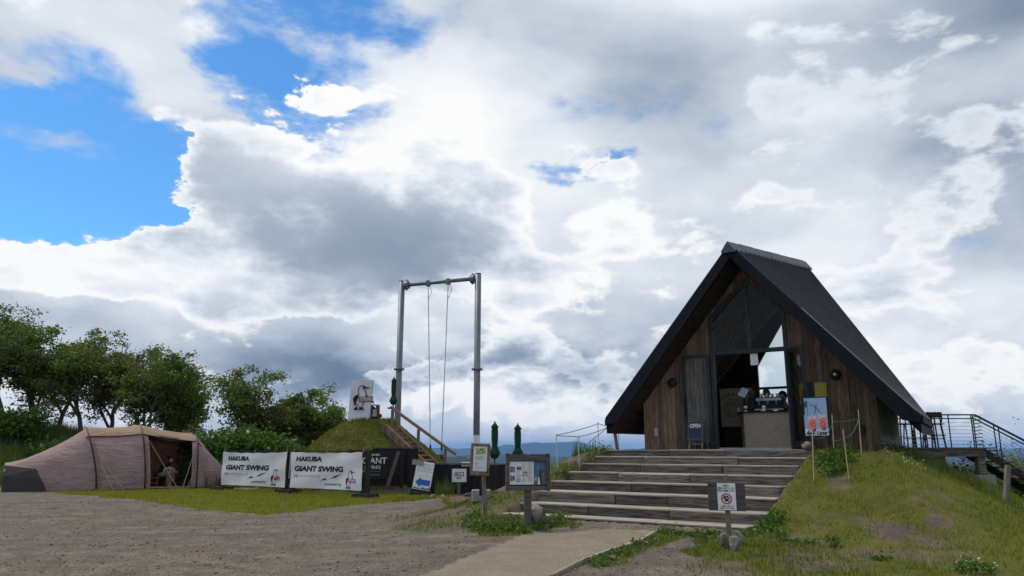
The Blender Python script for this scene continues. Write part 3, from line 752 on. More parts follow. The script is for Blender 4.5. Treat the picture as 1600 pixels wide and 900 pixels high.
def hut_contents():
    t = hut_thing('service_counter', 'pale wooden service counter with dark top inside the open doorway of the hut', 'counter', .12, .75)
    MB().prism([(-.70, .42), (-.50, 0), (.72, 0), (.72, .6), (-.70, .6)], 0, .83, 'xy').build('front_panel', 'counter', t)
    MB().prism([(-.78, .42), (-.54, -.05), (.75, -.05), (.75, .63), (-.78, .63)], .832, .865, 'xy').build('counter_top', 'black', t)
    t = hut_thing('logo_panel', 'tall beige panel with a round tea logo behind the counter', 'panel', -.80, 1.75)
    MB().box(-.45, .36, 0, .05, .55, 1.5).build('board', 'counter', t)
    MB().box(-.40, .30, .005, .045, 0, .55).build('cabinet', 'dark_wood', t)
    lg = MB()
    for r in (.10, .16, .22):
        lg.ribbon([(-.14 + r * math.cos(u / 24 * 2 * math.pi), 1.02 + r * math.sin(u / 24 * 2 * math.pi)) for u in range(25)], .012, -.004)
    lg.ribbon([(-.14 + .32 * math.cos(R(u)), 1.02 + .32 * math.sin(R(u))) for u in range(-70, -10, 8)], .012, -.004)
    lg.build('logo', 'dark_wood', t)
    for i, ch in enumerate('CHAVATY'):
        u = R(140 - i * 18); me = text_mesh(ch, .09, .002, align='CENTER')
        me.transform(Matrix.Translation((-.14 + .31 * math.cos(u), -.004, 1.02 + .31 * math.sin(u))) @ Matrix.Rotation(-(u - math.pi / 2), 4, 'Y'))
        me.materials.clear(); link('lettering', me, 'dark_wood', t)
    # things on the counter
    z = DECK + .868
    t = hut_thing('espresso_machine', 'chrome and black espresso machine on the hut counter', 'coffee machine', .14, 1.02, z)
    MB().box(-.30, .34, 0, .32, .05, .34).build('body', 'black', t, bevel=.02)
    MB().box(-.28, .32, -.06, .0, .24, .32).build('group_head', 'steel', t, bevel=.01)
    for i in range(3):
        x = -.2 + i * .2; MB().lathe([(.028, .16), (.032, .2), (.03, .24)], 10, Matrix.Translation((x, -.04, 0))).build('spout', 'steel', t)
        MB().tube([(x, -.06, .2), (x, -.17, .19)], .012, 6).build('handle', 'black', t)
    MB().box(-.3, .34, -.10, .01, .03, .06).build('drip_tray', 'steel', t)
    for i in range(4): MB().lathe([(.03, .345), (.04, .42), (.036, .42), (0, .36)], 10, Matrix.Translation((-.18 + i * .12, .15, 0))).build('stacked_cup', 'cup_white', t)
    t = hut_thing('coffee_grinder', 'dark coffee grinder with hopper left of the espresso machine', 'grinder', -.27, 1.08, z)
    MB().box(-.09, .09, -.02, .2, 0, .34).build('body', 'black', t, bevel=.02); MB().lathe([(.05, .34), (.10, .44), (.10, .50), (.0, .51)], 12, Matrix.Translation((0, .08, 0))).build('hopper', 'cap_brown', t)
    t = hut_thing('order_tablet', 'white order tablet tilted on a stand at the left end of the counter', 'tablet', -.42, .98, z)
    MB().box(-.09, .09, -.006, .006, -.12, .12, Matrix.Translation((0, 0, .46)) @ Matrix.Rotation(R(24), 4, 'Y') @ Matrix.Rotation(R(-30), 4, 'X')).build('screen', 'poster_white', t)
    MB().bar((0, .03, 0), (0, .03, .42), .05, .05).build('stand', 'rubber', t)
    MB().box(-.08, .08, -.04, .1, 0, .012).build('foot', 'rubber', t)
    for i, (x, y, lab, m) in enumerate(((-.56, 1.0, 'paper cup at the far left end of the counter', 'counter'), (-.34, .82, 'white paper cup with dark print beside the tablet stand', 'cup_white'), (.10, .78, 'tall white paper cup in front of the espresso machine', 'cup_white'))):
        t = hut_thing('paper_cup', lab, 'cup', x, y, z, group='paper cups on the counter')
        MB().lathe([(.035, 0), (.045, .11), (.045, .115)], 14).build('cup', m, t); MB().lathe([(.048, .115), (.046, .13), (0, .131)], 14).build('lid', 'rubber' if i == 0 else 'cup_white', t)
        if i == 1: MB().lathe([(.0395, .035), (.0425, .075)], 14).build('printed_band', 'ink', t)
    t = hut_thing('back_shelf', 'dark shelf unit with small white cards behind the baristas', 'shelf', .45, 2.35)
    MB().box(-.6, .35, 0, .3, 0, .95).build('cabinet', 'dark_wood', t); MB().box(-.05, .22, .05, .25, .95, 1.42).build('machine', 'black', t)
    for i in range(3): MB().box(-.02 + i * .09, .05 + i * .09, .035, .045, 1.06, 1.20).build('card', 'paper', t)
    # sheet hanging in the doorway, yellow sheets on the wall
    t = tag(MB().box(-.085, .085, -.004, .004, -.13, .13).build('hanging_notice', 'paper'), 'blank white notice hanging from the transom in the doorway', 'notice'); t.location = AB(.17, .0, 3.49); t.rotation_euler = (0, 0, -PHI)
    for a0, a1, lab in ((1.10, 1.22, 'narrow yellow poster on the wall seen through the open glass door'), (1.42, 1.66, 'yellow poster on the wall right of the dark strip')):
        t = tag(MB().box(a0, a1, -.042, -.034, 2.44, 2.90).build('wall_poster', 'yellow_paper'), lab, 'poster', 'yellow wall posters'); t.location = (CX, CY, 0); t.rotation_euler = (0, 0, -PHI)
    t = tag(MB().box(1.25, 1.39, -.046, -.034, 2.36, 2.92).build('frame_overlay', 'black'), 'black vertical plaque added between the yellow posters to stand in for the door frame', 'overlay'); t.location = (CX, CY, 0); t.rotation_euler = (0, 0, -PHI)  # added dark strip where the door frame crosses the yellow poster
hut_contents()

# ------------------------------------------------------------------ timber steps
def steps():
    t = thing('timber_steps', 'broad flight of weathered timber steps leading up to the hut', 'steps', (CX, CY, 0), -PHI)
    ymid = [702.5, 713.5, 726, 740, 755.5, 772, 793, 812.5]
    zs = []
    for i, yp in enumerate(ymid):
        b = STEP_B0 - TREAD * i; p = AB(-1.0, b); zs.append(DECK if i == 0 else p.y * 0 + EYE + (at(1080, yp, p.y).z - EYE))
    for i in range(8):
        b0 = STEP_B0 - TREAD * i; b1 = b0 + TREAD if i else -.10
        z = zs[i] - (.004 if i == 0 else 0); zb = (zs[i + 1] - .05) if i < 7 else z - .28
        cuts = sorted([STEP_A0 + random.uniform(-.06, .05), STEP_A0 + 1.5 + random.uniform(-.35, .35), STEP_A0 + 3.1 + random.uniform(-.35, .35), STEP_A1 + random.uniform(-.04, .05)])
        if i == 6: cuts.insert(1, cuts[0] + .35)
        if i == 7: cuts[0] -= .45; cuts[-1] -= .15
        for c0, c1 in zip(cuts[:-1], cuts[1:]):
            dz = random.uniform(-.008, .008)
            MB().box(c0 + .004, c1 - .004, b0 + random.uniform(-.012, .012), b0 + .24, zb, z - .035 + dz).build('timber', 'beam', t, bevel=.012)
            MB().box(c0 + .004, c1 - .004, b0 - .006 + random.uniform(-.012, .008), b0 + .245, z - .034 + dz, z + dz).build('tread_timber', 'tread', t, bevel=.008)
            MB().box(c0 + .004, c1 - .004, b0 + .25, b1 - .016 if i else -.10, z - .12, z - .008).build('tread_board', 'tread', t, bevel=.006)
    return zs
ZS = steps()

def path_edging():
    a, b = gp(860, 905), gp(1028, 831); n = 5
    t = thing('path_edging', 'pale timber strip edging the gravel path right side', 'edging', a)
    for i in range(n):
        p, q = a.lerp(b, i / n), a.lerp(b, (i + .985) / n); p.z = hz(p.x, p.y) + .012; q.z = hz(q.x, q.y) + .012
        MB().bar(p - a, q - a, .045, .07).build('edging_board', 'tread', t, bevel=.006)
path_edging()

# ------------------------------------------------------------------ boards and signs round the steps
def face_cam(p, extra=0):
    """yaw that turns a thing's -y side to the camera"""
    return -math.atan2(p.x, p.y) + R(extra)
def rect(parent, name, m, x0, x1, z0, z1, y): return MB().quad(x0, x1, z0, z1, y).build(name, m, parent)

def open_board():
    t = hut_thing('open_board', 'small wooden A-board reading OPEN on navy panel at the hut door', 'signboard', -1.14, -.34, DECK, R(-4))
    for s in (-1, 1): MB().bar((s * .155, -.10, 0), (s * .155, .02, .62), .035, .03).build('leg', 'old_post', t)
    for s in (-1, 1): MB().bar((s * .155, .24, 0), (s * .155, .035, .62), .03, .03).build('leg', 'old_post', t)
    M = Matrix.Translation((0, -.055, .40)) @ Matrix.Rotation(R(-11), 4, 'X')
    MB().box(-.18, .18, -.028, -.002, -.20, .235, M).build('frame', 'grey_wood', t)
    p = MB().box(-.155, .155, -.034, -.029, -.175, .21, M).build('panel', 'navy', t)
    me = text_mesh('OPEN', .125, .004, align='CENTER', squeeze=.82); me.transform(M @ Matrix.Translation((0, -.038, .075))); me.materials.clear(); link('lettering', me, 'ink_white', p)
    MB().box(-.14, .14, -.045, -.01, .10, .13).build('crossbar', 'old_post', t)
open_board()

def drink_poster():
    t = hut_thing('drink_poster_stand', 'framed poster stand with two red iced drinks beside the hut door', 'poster stand', 1.52, -.62, DECK - .02, R(2))
    MB().box(-.25, .25, -.02, .02, .27, 1.08).build('frame', 'black', t, bevel=.006)
    y = -.024; rect(t, 'poster', 'poster_sky', -.226, .226, .295, 1.056, y)
    rect(t, 'table_print', 'poster_white', -.226, .226, .295, .43, y - .001)
    s = MB()
    s.ribbon([(-.09, .93), (.02, .865), (.10, .74)], .012, y - .004); s.ribbon([(.035, .95), (.015, .86), (-.02, .73)], .012, y - .0045)
    s.build('straw_print', 'navy', t)
    for x, z0, z1, w in ((-.075, .37, .69, .088), (.125, .40, .72, .08)):
        MB().prism([(x - w * .8, z0), (x + w * .8, z0), (x + w, z1), (x - w, z1)], y - .003, y - .002).build('glass_print', 'drink_glass', t)
        MB().prism([(x - w * .62, z0 + .06), (x - w * .2, z0 + .03), (x + w * .66, z0 + .05), (x + w * .84, z1 - .08), (x + w * .3, z1 - .06), (x - w * .78, z1 - .10)], y - .005, y - .004).build('drink_print', 'drink', t)
        MB().prism([(x - w * .4, z0 + .005), (x + w * .6, z0 + .005), (x + w * .66, z0 + .075), (x, z0 + .05)], y - .0065, y - .0055).build('drink_print', 'drink_dark', t)
    me = text_mesh('Nc', .11, .004, shear=.2); me.transform(Matrix.Translation((-.215, y - .007, 1.0)) @ Matrix.Rotation(R(90), 4, 'Y')); me.materials.clear(); link('lettering', me, 'navy', t)
    text(t, 'lettering', 'Ape- Latte', .10, -.215, .315, y - .009, 'navy', bold=.004, shear=.35, squeeze=.92)
    for s_ in (-1, 1):
        MB().bar((s_ * .21, 0, 0), (s_ * .21, 0, .27), .03, .03).build('leg', 'black', t); MB().bar((s_ * .21, -.2, .012), (s_ * .21, .2, .012), .035, .024).build('foot', 'black', t)
    p = AB(1.36, -.86, 0); t = thing('counterweight', 'rough tan stone block at the foot of the drink poster', 'stone', (p.x, p.y, DECK - .01), .3)
    rock_mesh(.13, .10, .08, 3, .0).build('block', 'lightstone', t); MB().lathe([(.10, .08), (.05, .15), (.0, .17)], 7).build('cap', 'lightstone', t)

def rock_mesh(rx, ry, rz_, seed, sink=.2):
    bm = bmesh.new(); bmesh.ops.create_icosphere(bm, subdivisions=3, radius=1); r = random.Random(seed)
    pl = [Vector((r.gauss(0, 1), r.gauss(0, 1), r.gauss(0, .7))).normalized() for _ in range(9)]; ds = [r.uniform(.42, .78) for _ in pl]
    for v in bm.verts:
        for n, d in zip(pl, ds):
            e = v.co.dot(n) - d
            if e > 0: v.co -= n * e * .92
        v.co += v.co.normalized() * .05 * math.sin(v.co.x * 9 + seed) * math.cos(v.co.y * 8 + v.co.z * 7)
    mb = MB(); mb.v = [(v.co.x * rx, v.co.y * ry, (v.co.z + 1 - sink) * rz_) for v in bm.verts]; mb.f = [tuple(v.index for v in f.verts) for f in bm.faces]; bm.free(); return mb
def rock(p, size, label, seed, m='stone', group=None, name='rock'):
    o = rock_mesh(*size, seed, .35).build(name, m, smooth=False); o.location = p; o.rotation_euler = (0, 0, seed); return tag(o, label, 'rock', group)
drink_poster()

def paw_sign():
    p = gp(1140, 850); t = thing('pet_sign', 'small no-pets sign with crossed-out paw print on a low post before the steps', 'sign', p, face_cam(p, -4))
    MB().box(-.035, .035, -.02, .03, -.1, .96).build('post', 'old_post', t, bevel=.004)
    MB().box(-.26, .26, -.045, -.021, .46, .86).build('backing_board', 'grey_wood', t, bevel=.004)
    b = MB().box(-.125, .13, -.062, -.046, .47, .845).build('panel', 'white_paint', t); y = -.066
    for i, (s, z) in enumerate((('お願い', .80), ('店内へのペットの', .765), ('同伴はご遠慮ください', .73))): text(t, 'lettering', s, .032, 0, z, y, 'ink', align='CENTER', bold=.0006, squeeze=(1, .9, .76)[i])
    for i, (s, z) in enumerate((('ご理解ご協力を', .515), ('お願いいたします', .487))): text(t, 'lettering', s, .026, 0, z, y, 'ink', align='CENTER', bold=.0004)
    c = (0, .63); ring = [(c[0] + .068 * math.cos(k / 28 * 2 * math.pi), c[1] + .068 * math.sin(k / 28 * 2 * math.pi)) for k in range(29)]
    paw = MB()
    for x, z, rx, rz_ in ((0, -.018, .027, .022), (-.036, .008, .011, .015), (-.014, .028, .011, .016), (.014, .028, .011, .016), (.036, .008, .011, .015)):
        paw.add([(c[0] + x + rx * math.cos(k / 12 * 2 * math.pi), y, c[1] + z + rz_ * math.sin(k / 12 * 2 * math.pi)) for k in range(12)], [tuple(range(12))])
    paw.build('paw_symbol', 'ink', t)
    MB().ribbon(ring, .015, y - .002).build('prohibition_ring', 'ink_red', t); MB().ribbon([(c[0] - .046, c[1] + .046), (c[0] + .046, c[1] - .046)], .013, y - .003).build('prohibition_bar', 'ink_red', t)
    rock(gp(1133, 858), (.12, .10, .13), 'mossy grey rock left of the no-pets post', 4, group='rocks at the no-pets post')
    rock(gp(1148, 861), (.12, .10, .12), 'angular grey rock in front of the no-pets post', 7, group='rocks at the no-pets post')
    rock(gp(1154, 849), (.11, .12, .11), 'rounded tan rock right of the no-pets post', 9, 'lightstone', group='rocks at the no-pets post')
paw_sign()

def menu_board():
    p = gp(825, 827); t = thing('menu_board', 'grey wooden menu board on a thick post left of the steps', 'notice board', p, face_cam(p, 7))
    MB().box(-.06, .06, -.02, .09, -.15, .64).build('post', 'grey_wood', t, bevel=.006)
    x0, x1, z0, z1 = -.385, .385, .64, 1.25
    MB().box(x0 + .06, x1 - .06, -.03, .03, z0 + .05, z1 - .05).build('backing', 'dark_wood', t)
    for a, b in ((x0, x0 + .065), (x1 - .065, x1)): MB().box(a, b, -.055, .05, z0 - .01, z1 + .015).build('frame', 'grey_wood', t, bevel=.005)
    MB().prism([(x0 + .067, z1 - .115), (x1 - .067, z1 - .115), (x1 - .067, z1), (.02, z1), (0, z1 - .02), (-.02, z1), (x0 + .067, z1)], -.05, .045).build('frame', 'grey_wood', t)
    MB().box(x0 + .067, x1 - .067, -.05, .045, z0, z0 + .075).build('frame', 'grey_wood', t, bevel=.005)
    y = -.034; zb, zt = z0 + .10, z1 - .125
    s = rect(t, 'menu_sheet', 'paper', -.325, .10, zb, zt, y); q = rect(t, 'photo_sheet', 'photo_blue', .105, .315, zb, zt, y)
    for m, a, b, c, d in (('photo_mixed', -.31, -.225, zt - .18, zt - .085), ('photo_red', -.195, -.115, zt - .14, zt - .085), ('photo_green', -.10, -.015, zt - .25, zt - .165), ('photo_mixed', -.31, -.23, zt - .32, zt - .235)):
        rect(s, 'menu_photo', m, a, b, c, d, y - .003)
    tx = MB()
    for a, b, c, n in ((-.20, -.11, zt - .17, 9), (-.10, -.02, zt - .28, 4), (-.01, .085, zt - .06, 14), (-.10, -.02, zt - .04, 6), (-.21, -.12, zt - .30, 3)):
        for i in range(n): tx.quad(a, b - random.uniform(0, .035), c - i * .021, c - i * .021 + .005, y - .003)
    tx.build('text_lines', 'ink_grey', s)
    text(s, 'lettering', '* * *', .045, .01, zt - .05, y - .003, 'ink')
    MB().prism([(.20, zb + .03), (.235, zb + .03), (.235, zb + .20), (.222, zb + .26), (.213, zb + .26), (.20, zb + .20)], y - .004, y - .003).build('bottle_print', 'bottle_green', q)
    MB().prism([(.165, zb + .0), (.21, zb + .0), (.198, zb + .12), (.18, zb + .13)], y - .006, y - .005).build('vase_print', 'poster_white', q)
    rect(q, 'fruit_print', 'photo_red', .245, .305, zb + .07, zb + .14, y - .003); rect(q, 'flower_print', 'photo_green', .108, .15, zb + .06, zb + .14, y - .003)
    rock(gp(838, 826) + Vector((.02, .25, 0)), (.30, .26, .25), 'large pale boulder behind the menu board post', 12, 'lightstone')
menu_board()

def notice_board():
    p = gp(757, 826); t = thing('trail_notice', 'portrait notice on lichen-stained frame fixed to a thin weathered post', 'notice board', p, face_cam(p, -4))
    MB().tube([(.0, .04, -.15), (-.01, .035, .6), (-.035, .03, 1.0)], [.042, .04, .036], 8).build('post', 'old_post', t)
    MB().box(-.10, -.03, .03, .07, .55, 1.0).build('brace', 'dark_wood', t)
    M = Matrix.Translation((-.085, 0, 1.18)) @ Matrix.Rotation(R(2), 4, 'Y')
    f = MB().box(-.165, .165, -.02, .015, -.27, .27, M).build('backing_board', 'lichen_wood', t, bevel=.006)
    for a, b, c, d in ((-.17, .17, .235, .28), (-.17, .17, -.28, -.215), (-.175, -.14, -.214, .234), (.14, .175, -.214, .234)): MB().box(a, b, -.04, -.021, c, d, M).build('frame', 'lichen_wood', f, bevel=.004)
    pg = MB().box(-.125, .122, -.027, -.0215, -.205, .225, M).build('paper', 'paper', t)
    MB().box(-.08, .085, -.030, -.0275, .09, .20, M).build('photo_print', 'photo_green', pg)
    tx = MB()
    for i, (w, z) in enumerate(((.15, .04), (.10, .02), (.16, 0), (.05, -.06), (.06, -.08), (.05, -.10), (.16, -.15))): tx.box(-.085, -.085 + w, -.030, -.0275, z, z + .005, M)
    tx.build('text_lines', 'ink_grey', pg)
notice_board()

def exit_sign():
    p = gp(717, 774); t = thing('exit_sign', 'small grey exit sign on a low post before the dark fence', 'sign', p, face_cam(p, 3))
    MB().box(-.05, .05, -.02, .05, -.1, .55).build('post', 'old_post', t, bevel=.006)
    b = MB().box(-.235, .235, -.045, -.021, .44, .86).build('panel', 'paper', t); MB().box(-.25, .25, -.020, -.012, .425, .875).build('backing', 'steel', t)
    text(b, 'lettering', '出口', .17, 0, .63, -.049, 'ink', align='CENTER', bold=.004); text(b, 'lettering', 'EXIT', .085, 0, .535, -.049, 'ink', align='CENTER', bold=.003)
exit_sign()

def arrow_sign():
    p = gp(657, 774); t = thing('arrow_board', 'tilted white A-board with a big blue arrow pointing left by the fence', 'signboard', p, face_cam(p, -2))
    M = Matrix.Translation((0, -.02, .12)) @ Matrix.Rotation(R(9), 4, 'Y') @ Matrix.Rotation(R(-10), 4, 'X')
    MB().box(-.335, .335, -.015, .015, -.02, 1.02, M).build('frame', 'black', t)
    p_ = MB().box(-.30, .30, -.022, -.016, .06, 1.0, M).build('panel', 'white_paint', t)
    MB().prism([(-.24, .30), (-.06, .13), (-.06, .21), (.26, .21), (.26, .40), (-.06, .40), (-.06, .48)], -.027, -.024, M=M).build('arrow', 'ink_blue', p_)
    tx = MB(); r = random.Random(3)
    for z in (.90, .84, .78, .72, .66):
        x = -.24
        while x < .22: w = r.uniform(.03, .12); tx.box(x, min(x + w, .26), -.026, -.0235, z, z + .016, M); x += w + .04
    tx.box(-.29, .29, -.026, -.0235, .515, .52, M); tx.build('text_lines', 'ink_grey', p_)
    MB().box(-.46, -.06, -.035, -.028, .84, 1.02, M).build('pinned_card', 'concrete', t)
    dk = MB(); [dk.box(-.26 + i * .09, -.19 + i * .09, -.026, -.0235, .075, .10 + .05 * r.random(), M) for i in range(6)]; dk.build('photo_strip', 'navy', p_)
    for s in (-1, 1): MB().bar((s * .3, .42, .0), (s * .26 + .14, .20, 1.08), .04, .03).build('leg', 'black', t); MB().bar((s * .34, -.14, 0), (s * .31, -.02, .25), .04, .03).build('leg', 'black', t)
    MB().box(-.36, .36, -.16, .06, .02, .10).build('base_bar', 'black', t)
arrow_sign()

# ------------------------------------------------------------------ bird emblem (one stroke outline, black wing, head and feet)
def bird(parent, x, z, h, y, wave=None):
    """emblem of a standing seabird behind a name plate; x, z lower left, h height"""
    k = h / 1.0
    P = lambda pts: [(x + a * k, z + b * k) for a, b in pts]
    def fin(mb, name, m, yy=0):
        if wave: mb.v = [(a, b + wave(a, c), c) for a, b, c in mb.v]
        return mb.build(name, m, parent)
    blk = MB()
    blk.ribbon(P([(.30, .60), (.27, .72), (.28, .84), (.33, .92), (.41, .955), (.49, .94), (.53, .90)]), .03 * k, y)
    blk.ribbon(P([(.47, .80), (.545, .74), (.575, .66), (.59, .58), (.60, .46)]), [.02 * k, .03 * k, .035 * k, .03 * k, .02 * k], y)
    blk.ribbon(P([(.52, .38), (.48, .27), (.44, .17)]), .03 * k, y)
    blk.ribbon(P([(.18, .30), (.24, .22), (.30, .17)]), .028 * k, y)
    for poly in ([(.43, .93), (.50, .935), (.56, .90), (.80, .865), (.56, .845), (.49, .82), (.41, .845), (.46, .875)],
                 [(.30, .62), (.29, .50), (.22, .36), (.19, .22), (.15, .15), (.12, .30), (.08, .42), (.11, .52), (.20, .59)],
                 [(.57, .66), (.615, .58), (.66, .53), (.55, .53)],
                 [(.10, .02), (.30, .02), (.29, .06), (.25, .10), (.28, .15), (.19, .13)], [(.33, .02), (.53, .02), (.51, .06), (.45, .10), (.47, .16), (.38, .12), (.34, .17)]):
        blk.add([(a, y - .0008, b) for a, b in P(poly)], [tuple(range(len(poly)))])
    fin(blk, 'bird_emblem', 'ink')
    pl = MB(); pl.add([(a, y - .003, b) for a, b in P([(.30, .32), (.86, .34), (.86, .54), (.31, .52)])], [(0, 1, 2, 3)]); fin(pl, 'name_plate', 'ink_red' if wave else 'ink')
    pl = MB(); pl.add([(a, y - .0045, b) for a, b in P([(.325, .345), (.835, .365), (.835, .515), (.335, .495)])], [(0, 1, 2, 3)]); fin(pl, 'plate_border', 'ink_white')
    pl = MB(); pl.add([(a, y - .006, b) for a, b in P([(.34, .36), (.82, .38), (.82, .50), (.35, .48)])], [(0, 1, 2, 3)]); fin(pl, 'plate_field', 'ink_red')
    text(parent, 'lettering', 'CHUMS', .135 * k, x + .58 * k, z + .385 * k, y - .0085, 'ink_white', align='CENTER', bold=.003 * k, squeeze=1.0, wave=wave)

# ------------------------------------------------------------------ banners
def banner(pl, pr, label, seed):
    """cloth between two stands; pl and pr are ground points"""
    v = pr - pl; L = math.hypot(v.x, v.y); t = thing('banner', label, 'banner', pl, math.atan2(v.y, v.x), 'white swing banners')
    H0, H1 = .20, 1.40
    wave = lambda x, z: .018 * math.sin(x * 2.1 + seed) + .012 * math.sin(x * 5.3 + z * 3.2 + seed * 2) + .010 * math.sin(z * 7 - x * 2.4 + seed) - .02
    sag = lambda x: -.035 * math.sin(math.pi * x / L) + .010 * math.sin(x * 9 + seed)
    nx, nz = 40, 20; mb = MB()
    for j in range(nz + 1):
        for i in range(nx + 1):
            x, z = L * i / nx, H0 + (H1 - H0) * j / nz; mb.v.append((x, wave(x, z), z + sag(x) * (j / nz if j else -.3)))
    mb.f = [(j * (nx + 1) + i, j * (nx + 1) + i + 1, (j + 1) * (nx + 1) + i + 1, (j + 1) * (nx + 1) + i) for j in range(nz) for i in range(nx)]
    mb.build('cloth', 'banner', t, smooth=True)
    y = -.006; kw = dict(wave=wave); s = L / 2.45
    text_fit(t, 'HAKUBA', .085 * L, 1.085, y, .36 * L, .165, 'ink', bold=.052, shear=.08, **kw)
    text_fit(t, 'GIANT SWING', .065 * L, .755, y, .685 * L, .185, 'ink', bold=.052, shear=.08, **kw)
    text_fit(t, '白馬ジャイアントスウィング', .055 * L, .56, y, .38 * L, .095, 'ink', shear=.06, spacing=.88, **kw)
    text_fit(t, 'presented by', .50 * L, .30, y, .225 * L, .115, 'ink', bold=.01, shear=.12, **kw)
    sw = MB()
    for pts in ([(1.02, .47), (1.12, .49), (1.20, .545), (1.27, .55), (1.24, .52), (1.32, .50), (1.20, .49), (1.12, .475)], [(1.36, .54), (1.50, .60), (1.58, .655), (1.68, .665), (1.80, .72), (1.70, .65), (1.58, .60), (1.55, .57), (1.46, .56)]):
        sw.add([(a * s, y + wave(a * s, b), b) for a, b in pts], [tuple(range(len(pts)))])
    sw.build('brush_stroke', 'ink', t)
    bird(t, .775 * L, .24, .60, y, wave)
    for x in (.04, L * .5, L - .04): MB().tube([(x, .02, H1 - .03), (x + .01, .03, H1 + .08)], .008, 5).build('tie', 'rope_white', t)
    MB().bar((-.04, .06, H1 + .03), (L + .04, .06, H1 + .03), .04, .04).build('top_rail', 'dark_wood', t)
    return t
def banner_stand(p, label, n=1, rz=0):
    t = thing('banner_stand', label, 'stand', p, rz, 'black banner stands')
    for i in range(n):
        x = (i - (n - 1) / 2) * .27
        MB().box(x - .10, x + .10, .10, .18, .12, 1.48).build('post', 'dark_wood', t, bevel=.008)
        MB().prism([(x - .17, .12), (x + .17, .12), (x + .15, .36), (x + .07, .46), (x - .07, .46), (x - .15, .36)], .02, .095).build('cheek', 'dark_wood', t)
    w = .34 + .05 * (n - 1)
    for k in range(4):
        MB().prism([(-w - .02, 0), (w + .02, 0), (w - .04, .13), (-w + .06, .13)], -.22 + k * .15, -.22 + k * .15 + .14).build('base_block', 'dark_wood', t)
    if n == 2: MB().tube([(-.0, .06, .5), (.02, .05, 1.0), (.0, .07, 1.42)], .016, 6).build('cord', 'rope_white', t)
B1, B2, B3 = gp(343, 766), gp(448, 771), gp(568, 778)
yaw = math.atan2(B3.y - B1.y, B3.x - B1.x)
ev = Vector((math.cos(yaw), math.sin(yaw), 0))
banner(B1 + ev * .06, B2 - ev * .12, 'white swing banner nearer the tent, between the left and middle stands', 1.0)
banner(B2 + ev * .16, B3 - ev * .08, 'white swing banner further from the tent, between the middle and right stands', 3.4)
banner_stand(B1, 'black wooden banner stand nearest the tent', 1, yaw)
banner_stand(B2, 'double black wooden stand holding both banners, corded in the middle', 2, yaw)
banner_stand(B3, 'black wooden banner stand in front of the black board', 1, yaw)

def black_board():
    p = gp(592, 772); p.y += .5; p.z = hz(p.x, p.y); t = thing('black_board', 'black swing board with white lettering half hidden behind the right banner', 'board', p, face_cam(p, 6))
    MB().box(-1.20, .58, -.03, .03, .27, 1.17).build('panel', 'blackboard', t)
    MB().box(-1.24, .62, -.035, .035, 1.17, 1.23).build('frame', 'dark_wood', t); MB().box(-1.24, .62, -.02, .05, .02, .262).build('lower_panel', 'char', t)
    for nm, w, c, x, z in (('HAKUBA', .42, .075, -.10, 1.03), ('GIANT', .85, .215, .14, .76), ('SWING', .55, .12, -.07, .58), ('白馬ジャイアントスウィング', .62, .05, -.07, .48), ('presented by', .5, .05, -.10, .36)): text_fit(t, nm, x, z, -.038, w, c, 'ink_white', right=True, bold=.02 if c > .06 else 0)
    MB().bar((.16, -.28, -.02), (.54, -.06, 1.18), .12, .05, up=(0, -1, 0)).build('prop', 'grey_wood', t)
    MB().box(.63, .74, -.02, .05, -.05, 1.22).build('post', 'black', t); MB().box(.36, .62, -.06, -.031, .34, .44).build('crosspiece', 'dark_wood', t)
    q = at(621, 738, 28.1); q.z = hz(q.x, q.y); zc = at(621, 731, 28.1).z - q.z - .95; t = thing('number_sign', 'small white sign with a dark figure behind the black board post', 'sign', q, face_cam(q))
    MB().box(-.26, .26, -.02, .02, zc + .77, zc + 1.13).build('panel', 'white_paint', t); text(t, 'lettering', 'P', .32, .02, zc + .84, -.024, 'ink', bold=.014, align='CENTER'); MB().box(-.03, .03, .02, .06, -.1, zc + 1.1).build('post', 'dark_wood', t)
black_board()
b = gp(466, 762); b.y += 3; b.z = hz(b.x, b.y)
t = thing('log_rail', 'pale timber rail on short posts behind the banners at the foot of the mound', 'rail', b, .05)
zr = 1.47 - b.z; MB().bar((-.45, 0, zr), (.75, 0, zr + .02), .10, .09).build('rail', 'pine', t); MB().bar((-.35, 0, -.1), (-.35, 0, zr), .09, .09).build('post', 'pine', t); MB().bar((.25, -.3, -.1), (.45, -.02, zr), .09, .09).build('post', 'pine', t)

# ------------------------------------------------------------------ dark board fence
def fence(p, q, h0, h1, label, cap, n_gap=.115):
    v = q - p; L = math.hypot(v.x, v.y); t = thing('board_fence', label, 'fence', p, math.atan2(v.y, v.x), 'dark board fence')
    n = int(L / n_gap)
    for i in range(n):
        x0 = L * i / n; dz = hz(p.x + v.x * i / n, p.y + v.y * i / n) - p.z
        MB().box(x0 + .004, x0 + L / n - .004, random.uniform(-.006, .006), .022, dz - .06, h0 + (h1 - h0) * i / n - random.uniform(0, .012)).build('fence_board', 'char', t)
    MB().bar((0, .01, h0 + .02), (L, .01, h1 + .02), .09, .035).build('cap_rail', cap, t)
    MB().bar((0, .05, h0 * .5), (L, .05, h1 * .5), .05, .07).build('back_rail', 'char', t)
FA, FB, FC = [Vector((p.x, p.y, hz(p.x, p.y))) for p in (at(580, 760, 27.3), at(652, 760, 26.9), at(800, 760, 25.9))]
fence(FA, FB, .62, .62, 'low dark board fence section between the black board and the arrow sign', 'grey_wood')
FB2 = FB + Vector((.01, -.02, 0)); fence(FB2, FC, .92, .92, 'taller dark board fence section behind the exit sign and notices', 'grey_wood')
